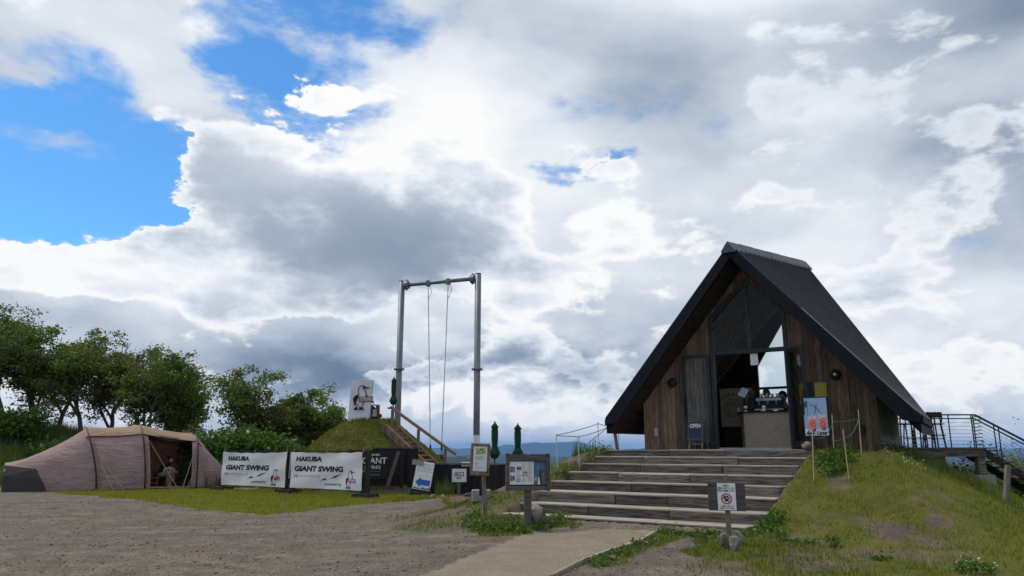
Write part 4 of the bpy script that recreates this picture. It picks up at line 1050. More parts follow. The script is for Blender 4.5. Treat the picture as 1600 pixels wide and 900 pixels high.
t = thing('fence_post', 'tall charred fence post behind the menu board', 'post', FC + Vector((-.02, .1, 0))); MB().box(-.07, .07, -.07, .07, -.1, 1.42).build('shaft', 'char', t, bevel=.008); MB().box(-.085, .085, -.085, .085, 1.42, 1.46).build('cap', 'char', t)
q = FB2.lerp(FC, .55); t = thing('storage_box', 'pale translucent box with small items standing on the fence rail', 'box', q + Vector((0, .02, .9625)), math.atan2(FC.y - FB2.y, FC.x - FB2.x))
MB().box(-.27, .37, -.04, .1, 0, .15).build('tub', 'steel', t, bevel=.01); MB().lathe([(.04, .15), (.05, .2), (.02, .24), (0, .24)], 8, Matrix.Translation((.27, .03, 0))).build('jar', 'white_paint', t); MB().lathe([(.04, .15), (.03, .22), (0, .22)], 8, Matrix.Translation((.05, .03, 0))).build('jar', 'rubber', t)
q = gp(752, 782); t = thing('concrete_block', 'pale concrete block lying at the fence foot behind the notice post', 'block', q, .1); MB().box(-.20, .20, -.10, .10, -.03, .22).build('block', 'concrete', t, bevel=.02)
for i, (px, py, s, lab) in enumerate(((677, 778, (.13, .1, .09), 'grey rock at the foot of the arrow board'), (692, 779, (.10, .09, .08), 'small tan rock between arrow board and exit sign'), (731, 776, (.18, .1, .09), 'flat tan rock right of the exit sign post'), (741, 777, (.12, .1, .09), 'grey rock beside the concrete block'))):
    rock(gp(px, py), s, lab, 20 + i, 'lightstone' if i % 2 else 'stone', 'rocks along the fence')

# ------------------------------------------------------------------ closed parasols
def parasol(p, base_z, z0, z1, label, r=.165, pole_m='redpost', group='closed green parasols'):
    t = thing('closed_parasol', label, 'parasol', (p.x, p.y, base_z), 0, group); h0, h1 = z0 - base_z, z1 - base_z; H = h1 - h0
    prof = [(.03, h0 - .02), (r * .55, h0 + .0), (r * .98, h0 + H * .12), (r * 1.0, h0 + H * .17), (r * .68, h0 + H * .26), (r * .50, h0 + H * .33), (r * .62, h0 + H * .5), (r * .64, h0 + H * .72), (r * .55, h0 + H * .84), (r * .78, h0 + H * .865), (r * .30, h0 + H * .96), (.02, h1)]
    MB().lathe(prof, 48, fold=.16, nf=8).build('canopy', 'umbrella', t, smooth=True)
    MB().tube([(0, 0, 0), (0, 0, h0 + .05)], .03, 8).build('pole', pole_m, t); MB().lathe([(.02, h1 - .01), (.025, h1 + .03), (0, h1 + .05)], 8).build('finial', 'redpost', t)
    MB().lathe([(r * .56, h0 + H * .325), (r * .58, h0 + H * .345), (r * .56, h0 + H * .36)], 24, fold=.1, nf=8).build('tie_band', 'umbrella', t)
for px, y0, y1, Y, lab in ((773, 716, 660, 26.6, 'closed dark green parasol behind the notice post, left of the pair'), (809, 716, 663, 26.9, 'closed dark green parasol above the menu board, right of the pair')):
    p = at(px, 700, Y); parasol(p, hz(p.x, p.y), at(px, y0, Y).z, at(px, y1, Y).z, lab)

# ------------------------------------------------------------------ the giant swing
def swing():
    t = thing('giant_swing', 'tall galvanised steel swing frame standing beyond the fence', 'swing', (-3.2, 31.5, 0))
    o = Vector((-3.2, 31.5, 0)); Yl, Yr = 32.4, 31.0
    for px0, px1, yt, Y in ((619, 629, 440, Yl), (744.5, 747, 428, Yr)):
        top = at(px1, yt, Y); x = top.x; m = .5 * (top.x + at(px0, 690, Y).x)
        base = Vector((m, Y, -3.0)); top = Vector((m, Y, top.z))
        MB().tube([base - o, top - o], .135, 20).build('post', 'galv', t, smooth=True)
        zf = at(px0, 577, Y).z; MB().lathe([(.20, zf - .04), (.235, zf - .03), (.235, zf - .005), (.20, zf), (.235, zf + .005), (.235, zf + .03), (.20, zf + .04)], 20, Matrix.Translation((m - o.x, Y - o.y, 0))).build('flange', 'galv', t)
        MB().lathe([(.14, top.z), (.145, top.z + .02), (0, top.z + .03)], 16, Matrix.Translation((m - o.x, Y - o.y, 0))).build('cap', 'galv', t)
        if px0 > 700: MB().lathe([(.142, at(745, 694, Y).z - .3), (.142, at(745, 680, Y).z)], 20, Matrix.Translation((m - o.x, Y - o.y, 0))).build('white_sleeve', 'white_paint', t)
        if px0 < 700: pl = Vector((m, Y, at(px1, 446, Y).z))
        else: pr_ = Vector((m, Y, at(px1, 435, Y).z))
    d = (pr_ - pl).normalized()
    MB().tube([pl + d * .1 - o, pr_ - d * .1 - o], .085, 14).build('beam', 'galv', t, smooth=True)
    for c, s in ((pl, 1), (pr_, -1)):
        MB().tube([c + d * s * .15 - o, c + d * s * .34 - o], .19, 12).build('clamp', 'galv', t)
        for a in (.22, .28): MB().tube([c + d * s * a - o + Vector((0, 0, -.24)), c + d * s * a - o + Vector((0, 0, .24))], .03, 6).build('bolt', 'galv', t)
    Ys = 31.0
    seat_c = at(680.5, 722, Ys)
    for pxt, pxb in ((671, 672.5), (702, 690)):
        f = (pxt - 629) / 118; a = pl.lerp(pr_, f); b_ = at(pxb, 700, Ys)
        MB().tube([a + Vector((0, 0, .1)) - o, a - Vector((0, 0, .14)) - o], .11, 10).build('rope_clamp', 'galv', t)
        MB().tube([a - Vector((0, 0, .12)) - o, b_ - o], .022, 6).build('rope', 'rope_white', t)
        MB().tube([a - o + Vector((.06, 0, -.12)), a - o + Vector((.16, .02, -.38)), a - o + Vector((.02, .02, -.75))], .012, 5).build('safety_loop', 'rope_grey', t)
        for s in (-1, 1): MB().tube([b_ - o, Vector((b_.x, seat_c.y, seat_c.z)) - o + Vector((s * .12, s * .16, 0))], .016, 5).build('seat_rope', 'rope_grey', t)
        MB().tube([b_ - o + Vector((0, 0, .12)), b_ - o - Vector((0, 0, .12))], .04, 6).build('shackle', 'black', t)
    MB().box(-.36, .36, -.2, .2, -.04, .02, Matrix.Translation(seat_c - o)).build('seat', 'seat_brown', t, bevel=.01)
    MB().box(-.36, .36, .16, .2, .02, .3, Matrix.Translation(seat_c - o)).build('seat_back', 'seat_brown', t, bevel=.01)
swing()

def mound_things():
    ztop = SWH
    # stair up the mound
    p0, p1 = at(601, 668, 28.9), at(678, 741, 28.1)      # near stringer top and bottom
    wv = Vector((.30, .85, 0)); t = thing('mound_stair', 'open timber stair with handrail climbing the grass mound to the swing', 'stair', p1); o = p1
    for s in (0, 1):
        MB().bar(p0 + wv * s - o, p1 + (p1 - p0) * .06 + wv * s - o, .07, .30).build('stringer', 'pine', t, bevel=.006)
    n = 10
    for i in range(n):
        c = p0.lerp(p1, (i + .4) / n) + Vector((0, 0, .05)); M = Matrix((( .13, wv.x, 0, 0), (-.02, wv.y, 0, 0), (0, 0, 1, 0), (0, 0, 0, 1)))
        MB().box(-1, 1, .05, .95, -.025, .025, Matrix.Translation(c - o) @ M).build('tread', 'pine', t)
        if i < 4: MB().box(.75, .9, .06, .94, -.2, -.03, Matrix.Translation(c - o) @ M).build('riser', 'pine', t)
    for i in range(5):
        c = p0.lerp(p1, .02 + i * .14) - wv * .08; MB().bar(c + Vector((-.02, 0, -.42)) - o, c + Vector((-.02, 0, .12)) - o, .05, .06).build('stake', 'old_post', t)
        c2 = c + Vector((.13, 0, 0)); MB().bar(c2 + Vector((-.02, 0, -.50)) - o, c2 + Vector((-.02, 0, .06)) - o, .05, .06).build('stake', 'old_post', t)
    h0, h1 = at(612, 637, 29.4), at(712, 710, 28.6)
    MB().bar(h0 - o + Vector((-.05, 0, .03)), h1 - o, .09, .11).build('handrail', 'pine', t, bevel=.008)
    MB().bar(h0 - o + Vector((-.12, -.12, -.02)), h0 - o + Vector((.2, .12, -.02)), .1, .07).build('handrail', 'pine', t)
    for f, yb in ((.015, 670), (.43, 704), (.845, 748)):
        c = h0.lerp(h1, f) + Vector((.0, .02, -.07)); b = Vector((c.x, c.y, at(655, yb, c.y).z - .2)); MB().bar(b - o, c - o, .11, .11).build('rail_post', 'old_post', t, bevel=.006)
    # big bird poster
    p = at(560, 660, 29.5); p.z = hz(p.x, p.y); t = thing('bird_poster', 'tall white cloth poster with a black seabird emblem on top of the mound', 'poster', p, face_cam(p, -8))
    z1 = at(560, 594, 29.5).z - p.z; w = .42
    sh = lambda z: .085 * (z / z1)
    nx, nz = 10, 24; mb = MB()
    wv2 = lambda x, z: .012 * math.sin(x * 9 + 1) + .012 * math.sin(z * 6 + x * 5)
    for j in range(nz + 1):
        for i in range(nx + 1):
            x, z = -w + 2 * w * i / nx, -.1 + (z1 + .1) * j / nz; mb.v.append((x + sh(z), wv2(x, z), z))
    mb.f = [(j * (nx + 1) + i, j * (nx + 1) + i + 1, (j + 1) * (nx + 1) + i + 1, (j + 1) * (nx + 1) + i) for j in range(nz) for i in range(nx)]
    mb.build('cloth', 'banner', t, smooth=True)
    bird(t, -.33, .36, 1.02, -.035)
    for s in (-1, 1): MB().bar((s * w, .04, -.2), (s * w + .09, .04, z1 + .01), .03, .03).build('pole', 'steel', t)
    # winch gear behind it
    q = at(588, 660, 29.9); q.z = hz(q.x, q.y) - .02; f = lambda px, py: at(px, py, 29.9) - q
    t = thing('winch_post', 'red-brown post with grey control box on the mound beside the bird poster', 'post', q)
    a, b = f(589.5, 660), f(589.5, 633); MB().box(a.x - .07, a.x + .07, -.07, .07, -.1, b.z).build('post', 'redpost', t, bevel=.006)
    a = f(587, 646); MB().box(a.x - .09, a.x + .07, -.2, -.075, a.z - .14, a.z + .14).build('control_box', 'steel', t, bevel=.008)
    a = f(593, 650); MB().lathe([(.0, -.06), (.10, -.05), (.10, .05), (0, .06)], 12, Matrix.Translation((a.x, -.02, a.z)) @ Matrix.Rotation(math.pi / 2, 4, 'X')).build('hose_reel', 'redpost', t)
    MB().bar(f(571, 633), f(592, 633), .05, .04).build('crossbar', 'pine', t)
    a = f(578, 630); t2 = thing('beacon_lamp', 'yellow beacon lamp on the crossbar beside the bird poster', 'lamp', q + Vector((a.x, 0, a.z - .02)))
    MB().box(-.13, .16, -.08, .08, .03, .10).build('housing', 'yellow', t2, bevel=.02); MB().prism([(-.16, .03), (-.03, .03), (-.06, .13), (-.11, .09)], -.07, .07).build('hood', 'yellow', t2); MB().bar((0, 0, -.02), (0, 0, .03), .03, .03).build('bracket', 'rubber', t2)
    q2 = at(579, 657, 30.0); q2.z = hz(q2.x, q2.y) - .02; t = thing('winch_motor', 'black winch drum with handle on the mound between poster and red post', 'winch', q2)
    MB().lathe([(.0, -.16), (.17, -.16), (.19, -.1), (.19, .1), (.17, .16), (0, .16)], 14, Matrix.Translation((0, 0, .42)) @ Matrix.Rotation(math.pi / 2, 4, 'X')).build('drum', 'rubber', t)
    MB().tube([(-.14, 0, .6), (-.08, 0, .72), (.08, 0, .72), (.14, 0, .6)], .02, 6).build('handle', 'steel', t); MB().box(-.16, .22, -.15, .15, 0, .22).build('frame', 'black', t)
    MB().bar((.2, 0, 0), (.26, 0, .55), .06, .06).build('lever', 'rubber', t)
    p = at(613.5, 660, 29.9); parasol(p, hz(p.x, p.y), at(613, 632, 29.9).z, at(613, 590, 29.9).z, 'closed dark green parasol on the mound against the left swing post', .14)
    p = at(687, 735, 28.4); t = thing('cooler_box', 'small pink and white box at the foot of the mound stair', 'box', p - Vector((0, 0, .3))); MB().box(-.13, .13, -.12, .12, 0, .40).build('box', 'pink', t, bevel=.015); MB().box(-.14, .14, -.13, .13, .40, .46).build('lid', 'white_paint', t, bevel=.01)
    g = hz(p.x, p.y); MB().box(-.10, .10, -.10, .10, g - p.z + .3, -.002).build('stand', 'old_post', t)
mound_things()

# ------------------------------------------------------------------ rope barriers
def stake(px0, y0, px1, y1, label, r, m, name='rope_stake', group=None, Y=None):
    """thin pole from its foot (px0, y0) to its tip (px1, y1)"""
    p = gp(px0, y0); q = at(px1, y1, p.y); q.y = p.y; o = tag(MB().tube([Vector((0, 0, -.15)), q - p], r, 8).build('shaft', m), None)
    o.name = name; o.location = p; tag(o, label, 'stake', group); return p, q
L = {}
gl = 'pale rope stakes left of the steps'
L['a'] = stake(872, 739, 869, 680, 'pale thin rope stake furthest left on the bank by the steps', .009, 'rope_white', group=gl)
L['b'] = stake(905, 736, 904, 681, 'pale thin rope stake second from left on the bank by the steps', .009, 'rope_white', group=gl)
L['c'] = stake(936, 707, 934, 659, 'pale thin rope stake with a rope tied near its top, behind the bank plants', .010, 'rope_white', group=gl)
L['d'] = stake(966, 706, 957, 650, 'thick leaning grey post with a rope knot at the left eave', .042, 'old_post', 'leaning_post')
L['e'] = stake(968, 711, 966, 668, 'short thin stake right beside the leaning grey post', .010, 'rope_white', group=gl)
def rope(p, q, label, r=.009, m='rope_grey', sag=.0, n=10):
    p, q = Vector(p), Vector(q); o = MB().tube([p.lerp(q, i / n) - p - Vector((0, 0, sag * 4 * (i / n) * (1 - i / n))) for i in range(n + 1)], r, 6).build('rope', m); o.location = p; return tag(o, label, 'rope', 'barrier ropes')
rope(L['a'][1] - Vector((0, 0, .01)), L['b'][1] - Vector((0, 0, .02)), 'grey rope between the two leftmost stakes on the bank', m='rope_grey')
rope(L['b'][1] - Vector((0, 0, .02)), L['d'][1] - Vector((0, 0, .22)), 'grey rope from second stake to the leaning post', sag=.03)
rope(L['a'][1], L['c'][1] - Vector((0, 0, .05)), 'grey rope rising from the leftmost stake to the far stake', sag=.02)
rope(L['c'][1] - Vector((0, 0, .04)), L['d'][1] - Vector((0, 0, .25)), 'short grey rope between far stake and leaning post', sag=.02)
e = FC + Vector((.3, .2, .45)); rope(L['d'][1] - Vector((0, 0, .18)), e, 'long grey rope sloping from the leaning post down towards the fence', sag=.12)
t = thing('rope_knot', 'dark rope bundle hung on the leaning grey post', 'rope', L['d'][1] + Vector((.05, -.05, -.22))); MB().lathe([(.02, -.05), (.06, -.03), (.065, .02), (.02, .05)], 10, Matrix.Translation((.07, 0, -.02))).build('coil', 'rubber', t); MB().lathe([(.05, -.04), (.055, .04)], 10, Matrix.Translation((-.06, .05, .06))).build('wrap', 'rope_green', t)
gr = 'bamboo stakes right of the steps'
S1 = stake(1271, 751, 1269, 668, 'bamboo stake standing in front of the drink poster', .0095, 'bamboo', 'bamboo_stake', gr)
S2 = stake(1303, 706, 1300, 648, 'bamboo stake just right of the drink poster', .0095, 'bamboo', 'bamboo_stake', gr)
S3 = stake(1327, 749, 1317, 671, 'leaning bamboo stake nearest the bare soil right of the steps', .0095, 'bamboo', 'bamboo_stake', gr)
S4 = stake(1346, 709, 1341, 640, 'tall bamboo stake nearest the hut corner', .0095, 'bamboo', 'bamboo_stake', gr)
rope(S1[1] - Vector((0, 0, .17)), S2[1] - Vector((0, 0, .17)), 'green rope sagging between the stakes at the drink poster', .008, 'rope_green', .13, 14)
rope(S3[1] - Vector((0, 0, .12)), S4[1] - Vector((0, 0, .15)), 'green rope sagging between the leaning stake and the hut corner stake', .008, 'rope_green', .13, 14)
rope(S2[1] - Vector((0, 0, .14)), S4[1] - Vector((0, 0, .18)), 'thin dark cord strung level between the two rear bamboo stakes', .006, 'rope_green', .02)
rope(S2[1] - Vector((0, 0, .5)), S3[1] - Vector((0, 0, .12)), 'thin dark cord from the poster stake to the leaning stake', .006, 'rope_green', .04)

# ------------------------------------------------------------------ people: one continuous body grown round a skeleton
def body(joints, edges, root, name, m, parent, sub=2):
    """joints: name -> (x, y, z, radius)"""
    names = list(joints); me = bpy.data.meshes.new(name)
    me.from_pydata([joints[n][:3] for n in names], [(names.index(a), names.index(b)) for a, b in edges], [])
    o = bpy.data.objects.new(name, me); col.objects.link(o)
    md = o.modifiers.new('skin', 'SKIN'); md.use_smooth_shade = True; md.branch_smoothing = .6
    for i, n in enumerate(names):
        r = joints[n][3]; me.skin_vertices[0].data[i].radius = r if isinstance(r, tuple) else (r, r)
        me.skin_vertices[0].data[i].use_root = (n == root)
    o.modifiers.new('sub', 'SUBSURF').levels = sub
    bpy.context.view_layer.update()
    ev = o.evaluated_get(bpy.context.evaluated_depsgraph_get()); new = bpy.data.meshes.new_from_object(ev); bpy.data.objects.remove(o)
    new.materials.clear(); new.shade_smooth(); return link(name, new, m, parent)
def hand(parent, wrist, direc, palm_n, m='skin', s=1.0, curl=.5):
    """palm with four unequal fingers and a thumb leaving its side"""
    w, d, n = Vector(wrist), Vector(direc).normalized(), Vector(palm_n).normalized(); sd_ = d.cross(n)
    J = {'w': (*w, .024 * s), 'p': (*(w + d * .045 * s), (.036 * s, .017 * s)), 'k': (*(w + d * .085 * s), (.036 * s, .014 * s))}; E_ = [('w', 'p'), ('p', 'k')]
    for i, (off, ln) in enumerate(((-.030, .070), (-.010, .080), (.010, .075), (.029, .058))):
        b = w + d * .085 * s + sd_ * off * s; a1 = b + (d * (1 - curl * .3) + n * curl * .5).normalized() * ln * .5 * s; a2 = a1 + (d * (1 - curl) + n * curl).normalized() * ln * .5 * s
        for k, (q, r) in enumerate(((b, .010), (a1, .0085), (a2, .0065))): J[f'f{i}{k}'] = (*q, r * s)
        E_ += [('k', f'f{i}0'), (f'f{i}0', f'f{i}1'), (f'f{i}1', f'f{i}2')]
    b = w + d * .03 * s - sd_ * .035 * s; J['t0'] = (*b, .012 * s); J['t1'] = (*(b + (d * .6 - sd_ * .6 + n * .3).normalized() * .035 * s), .010 * s); J['t2'] = (*(b + (d * .9 - sd_ * .5 + n * .6).normalized() * .065 * s), .0075 * s)
    E_ += [('p', 't0'), ('t0', 't1'), ('t1', 't2')]
    return body(J, E_, 'p', 'hand', m, parent, 1)
def head(parent, c, yaw_, tilt, hat=None, hair=True):
    M = Matrix.Translation(c) @ Matrix.Rotation(yaw_, 4, 'Z') @ Matrix.Rotation(tilt, 4, 'X')     # face looks along -y
    bm = bmesh.new(); bmesh.ops.create_uvsphere(bm, u_segments=24, v_segments=18, radius=1); mb = MB()
    for v in bm.verts:
        x, y, z = v.co; jaw = 1 - .28 * max(0, -z) ** 1.3
        X, Y, Z = x * .074 * jaw, y * .094 * (1 - .12 * max(0, -z)), z * .115
        if y < 0:
            Y += -.016 * math.exp(-((x / .16) ** 2 + ((z + .12) / .22) ** 2)) * 1.4            # nose
            Y += .010 * (math.exp(-(((abs(x) - .38) / .16) ** 2 + ((z - .08) / .12) ** 2)))      # eye sockets
            Y += -.005 * math.exp(-((x / .28) ** 2 + ((z + .52) / .08) ** 2))                    # lips
        mb.v.append((X, Y, Z))
    mb.f = [tuple(v.index for v in f.verts) for f in bm.faces]; bm.free(); mb.v = [tuple(M @ Vector(v)) for v in mb.v]
    h = mb.build('head', 'skin', parent, smooth=True)
    for s in (-1, 1):
        MB().lathe([(.006, -.03), (.014, -.01), (.016, .015), (.008, .03)], 8, M @ Matrix.Translation((s * .074, .006, 0)) @ Matrix.Scale(.5, 4, (1, 0, 0))).build('ear', 'skin', h, smooth=True)
        MB().lathe([(.0, -.006), (.010, -.003), (.010, .003), (0, .006)], 8, M @ Matrix.Translation((s * .028, -.084, .012)) @ Matrix.Rotation(math.pi / 2, 4, 'X')).build('eye', 'hair', h)
    def shell(k, lo, front):
        sb = MB(); bm = bmesh.new(); bmesh.ops.create_uvsphere(bm, u_segments=20, v_segments=14, radius=1)
        bmesh.ops.delete(bm, geom=[v for v in bm.verts if v.co.z < (front if v.co.y < -.2 else lo)], context='VERTS')
        sb.v = [tuple(M @ Vector((v.co.x * .074 * k, v.co.y * .094 * k, v.co.z * .115 * k))) for v in bm.verts]; bm.verts.index_update(); sb.f = [tuple(v.index for v in f.verts) for f in bm.faces]; bm.free(); return sb
    if hair: shell(1.10, -.35, .45).build('hair', 'hair', h, smooth=True)
    if hat:
        hb = shell(1.17, .28, .28).build('cap', hat, h, smooth=True)
        MB().prism([(-.07, -.09), (-.055, -.145), (0, -.165), (.055, -.145), (.07, -.09)], .035, .045, 'xy', M).build('brim', hat, hb)

def barista(a, b, label, facing, hat, top, h=1.66):
    t = hut_thing('person', label, 'person', a, b, DECK - .01)
    J = {'pel': (0, 0, .93, (.15, .11)), 'wai': (0, 0, 1.08, (.13, .10)), 'che': (0, .0, 1.27, (.16, .115)), 'nec': (0, 0, 1.43, .055), 'hd': (0, -.01, 1.50, .05)}; E_ = [('pel', 'wai'), ('wai', 'che'), ('che', 'nec'), ('nec', 'hd')]
    for s in (-1, 1):
        n = 'lr'[s > 0]
        J.update({n + 'sh': (s * .18, 0, 1.36, .062), n + 'el': (s * .22, -.08, 1.12, .047), n + 'wr': (s * .14, -.28, 1.06, .034), n + 'hip': (s * .09, 0, .88, .09), n + 'kn': (s * .10, -.01, .48, .062), n + 'an': (s * .10, .02, .09, .042), n + 'to': (s * .11, -.13, .035, .04)})
        E_ += [('che', n + 'sh'), (n + 'sh', n + 'el'), (n + 'el', n + 'wr'), ('pel', n + 'hip'), (n + 'hip', n + 'kn'), (n + 'kn', n + 'an'), (n + 'an', n + 'to')]
    k = h / 1.66; J = {n: (*[c * k for c in v[:3]], v[3]) for n, v in J.items()}
    bd = body(J, E_, 'pel', 'body', top, t); bd.rotation_euler = (0, 0, facing)
    Mz = Matrix.Rotation(facing, 3, 'Z') * k
    for s in (-1, 1): hand(t, Mz @ Vector((s * .14, -.28, 1.06)), Mz @ Vector((-s * .2, -1, -.1)), Mz @ Vector((0, 0, -1)))
    head(t, Matrix.Rotation(facing, 3, 'Z') @ Vector((0, -.02, h - .10)), facing, R(12), hat)
barista(-.07, 1.75, 'barista in brown cap and dark top behind the espresso machine', R(-25), 'cap_brown', 'cloth_navy', 1.44)
barista(.36, 1.62, 'barista in dark cap half hidden by the door frame', R(-70), 'cloth_black', 'cloth_black', 1.36)

# ------------------------------------------------------------------ tunnel tent
TA = R(30); TE = Vector((math.cos(TA), math.sin(TA), 0)); TN = Vector((math.sin(TA), -math.cos(TA), 0))   # axis and side towards the camera
def tent():
    p1 = gp(150, 767); t = thing('tunnel_tent', 'big mauve tunnel tent with tan roof and an open door beside the grass', 'tent', p1, TA); t.location.z = p1.z
    # local frame: x along the axis, y away from the camera; front feet on y = 0
    SEC = [(-2.95, 1.45, .95, 1.02, 2.6), (0, 1.6, 1.6, 2.30, 2.15), (1.62, 1.6, 1.62, 2.42, 2.15), (3.45, 1.6, 1.55, 2.08, 2.15), (4.75, 1.5, .6, .72, 2.2)]   # x, centre y, half width, height, roundness
    def sec_at(x):
        x = max(x, SEC[0][0])
        for (a, b) in zip(SEC[:-1], SEC[1:]):
            if a[0] <= x <= b[0] + 1e-6:
                f = (x - a[0]) / (b[0] - a[0])
                if a[0] < -1: g = f ** 1.5
                elif b[0] > 4.5: g = 1 - (1 - f) ** 1.18
                else: g = f
                v = [a[k] + (b[k] - a[k]) * g for k in range(5)]; v[0] = x
                if 0 <= a[0] < 3: v[3] -= .05 * math.sin(math.pi * f); v[2] -= .05 * math.sin(math.pi * f)
                return v
    def pt(x, th, off=0.0):
        _, cy, hw, h, e = sec_at(x); c, s = math.cos(th), math.sin(th)
        sg = lambda q: math.copysign(abs(q) ** (2 / e), q)
        w = .012 * math.sin(th * 9 + x * 4) + .010 * math.sin(x * 11 + th * 3)
        lean = -.55 * (abs(s) ** 1.5) * max(0, 1 - abs(x) / 3.3)
        return Vector((x + lean, cy - (hw + off + w) * sg(c), max(0, (h + off + w * .5) * abs(s) ** (2 / e))))
    def skin(x0, x1, t0, t1, nx, nt, off=0.0):
        mb = MB()
        for i in range(nx + 1):
            for j in range(nt + 1): mb.v.append(tuple(pt(x0 + (x1 - x0) * i / nx, t0 + (t1 - t0) * j / nt, off)))
        mb.f = [(i * (nt + 1) + j, i * (nt + 1) + j + 1, (i + 1) * (nt + 1) + j + 1, (i + 1) * (nt + 1) + j) for i in range(nx) for j in range(nt)]; return mb
    skin(-2.95, 0, 0, math.pi, 16, 36).build('vestibule', 'canvas', t, smooth=True)
    skin(0, 1.62, 0, math.pi, 12, 36).build('body', 'canvas', t, smooth=True)
    skin(1.62, 3.45, R(64), math.pi, 12, 28).build('body', 'canvas', t, smooth=True)
    skin(1.62, 1.80, 0, R(64), 2, 14).build('door_edge', 'canvas', t, smooth=True); skin(3.25, 3.45, 0, R(64), 2, 14).build('door_edge', 'canvas', t, smooth=True)
    skin(3.45, 4.75, 0, math.pi, 10, 32).build('vestibule', 'canvas', t, smooth=True)
    # pointed far end and dark mesh end
    e = [pt(4.75, math.pi * j / 12) for j in range(13)]; MB().add([tuple(v) for v in e], [tuple(range(13))]).build('end_panel', 'canvas', t)
    e = [pt(-2.95, math.pi * j / 12) for j in range(13)]; MB().add([tuple(v) for v in e], [tuple(range(13))[::-1]]).build('end_panel', 'canvas_dark', t)
    v = [pt(-2.955, R(a), .05) for a in (0, 25, 58)]; u = [pt(-1.55 - .35 * q, R(a), .025) for q, a in ((0, 0), (.6, 14), (1.0, 33))]
    mb = MB(); mb.v = [tuple(q) for q in v + u]; mb.f = [(0, 3, 4, 1), (1, 4, 5, 2)]; mb.build('dark_vent_panel', 'canvas_dark', t)
    # roof sheet, poles, guy lines
    skin(-.12, 3.32, R(58), R(125), 26, 18, .045).build('roof_sheet', 'canvas_tan', t, smooth=True)
    for q in (R(57), R(126)): MB().tube([pt(-.12 + 3.74 * i / 20, q, .05) for i in range(21)], .018, 6).build('roof_binding', 'black', t)
    for x in (0, 1.62, 3.45): MB().tube([pt(x, math.pi * j / 32, .035) for j in range(33)], .028, 8).build('pole', 'black', t, smooth=True)
    for x in (.12, 1.72, 3.32): MB().tube([pt(x, R(52) * j / 10, .02) for j in range(11)], .022, 6).build('seam_tape', 'canvas_tan', t)
    for x, th, gx, gy in ((0, 58, .55, -.55), (.05, 40, .9, -.35), (1.66, 66, 2.75, -.5), (3.45, 58, 2.9, -.45), (3.5, 30, 3.1, -.25), (4.75, 90, 5.5, .4), (4.75, 90, 5.05, 1.0), (-2.95, 60, -3.3, .7), (-2.95, 55, -2.2, .7)):
        a = pt(x, R(th), .03); MB().tube([a, (gx, gy, .01)], .009, 5).build('guy_line', 'cord', t); MB().tube([(gx, gy, -.08), (gx + .02, gy - .01, .05)], .014, 5).build('peg', 'rubber', t)
    # inside: back sheet, threshold, rolled door, floor
    mb = MB(); mb.v = [tuple(pt(1.66, math.pi * j / 16, -.06)) for j in range(17)]; mb.f = [tuple(range(17))]; mb.build('inner_wall', 'canvas_in', t)
    mb = MB(); mb.v = [tuple(pt(3.42, math.pi * j / 16, -.06)) for j in range(17)]; mb.f = [tuple(range(17))]; mb.build('inner_wall', 'canvas_in', t)
    skin(1.68, 3.4, R(70), math.pi - .02, 6, 20, -.05).build('inner_lining', 'canvas_in', t, smooth=True)
    MB().tube([pt(1.68 + 1.6 * i / 12, R(66 + 7 * math.sin(i / 12 * math.pi) * -1), -.04) for i in range(13)], [.05 + .05 * math.sin(i / 12 * math.pi) for i in range(13)], 10).build('rolled_door', 'canvas_dark', t, smooth=True)
    MB().tube([pt(1.8, R(75), -.1), (2.3, 1.4, 1.3), (3.1, 2.2, .9)], .014, 5).build('inner_seam', 'rubber', t)
    MB().box(1.68, 3.42, .02, .14, .0, .10).build('threshold', 'canvas_tan', t); MB().box(1.68, 3.4, .2, 2.9, .01, .03).build('groundsheet', 'canvas_dark', t)
    MB().box(-.2, 4.7, -.02, .0, .0, .05).build('mud_skirt', 'canvas_dark', t)
    W = lambda x, y, z=0: p1 + TE * x - TN * y + Vector((0, 0, z))
    # the camper sitting inside, bent over a camouflage pouch
    s = thing('person', 'person in black top and khaki trousers sitting bent forward in the tent door', 'person', W(2.25, .95, .03), TA + R(55))
    # sits facing -y (towards the camera and right)
    J = {'pel': (0, .12, .46, (.16, .13)), 'wai': (0, .06, .62, (.14, .12)), 'che': (0, -.10, .82, (.17, .125)), 'nec': (0, -.24, .97, .06), 'hd': (0, -.29, 1.02, .05)}; E_ = [('pel', 'wai'), ('wai', 'che'), ('che', 'nec'), ('nec', 'hd')]
    for sg_ in (-1, 1):
        n = 'lr'[sg_ > 0]; J.update({n + 'sh': (sg_ * .19, -.13, .90, .066), n + 'el': (sg_ * .25, -.28, .66, .05), n + 'wr': (sg_ * .13, -.46, .62, .036)}); E_ += [('che', n + 'sh'), (n + 'sh', n + 'el'), (n + 'el', n + 'wr')]
    J.update({n + 'hip': (q * .10, .06, .46, .10) for n, q in (('l', -1), ('r', 1))}); E_ += [('pel', 'lhip'), ('pel', 'rhip')]
    for n, q in (('l', -1), ('r', 1)):
        J.update({n + 'kn': (q * .17, -.38, .50, .078), n + 'an': (q * .19, -.40, .10, .052), n + 'to': (q * .20, -.54, .045, .045)}); E_ += [(n + 'hip', n + 'kn'), (n + 'kn', n + 'an'), (n + 'an', n + 'to')]
    body(J, E_, 'pel', 'body', 'cloth_black', s)
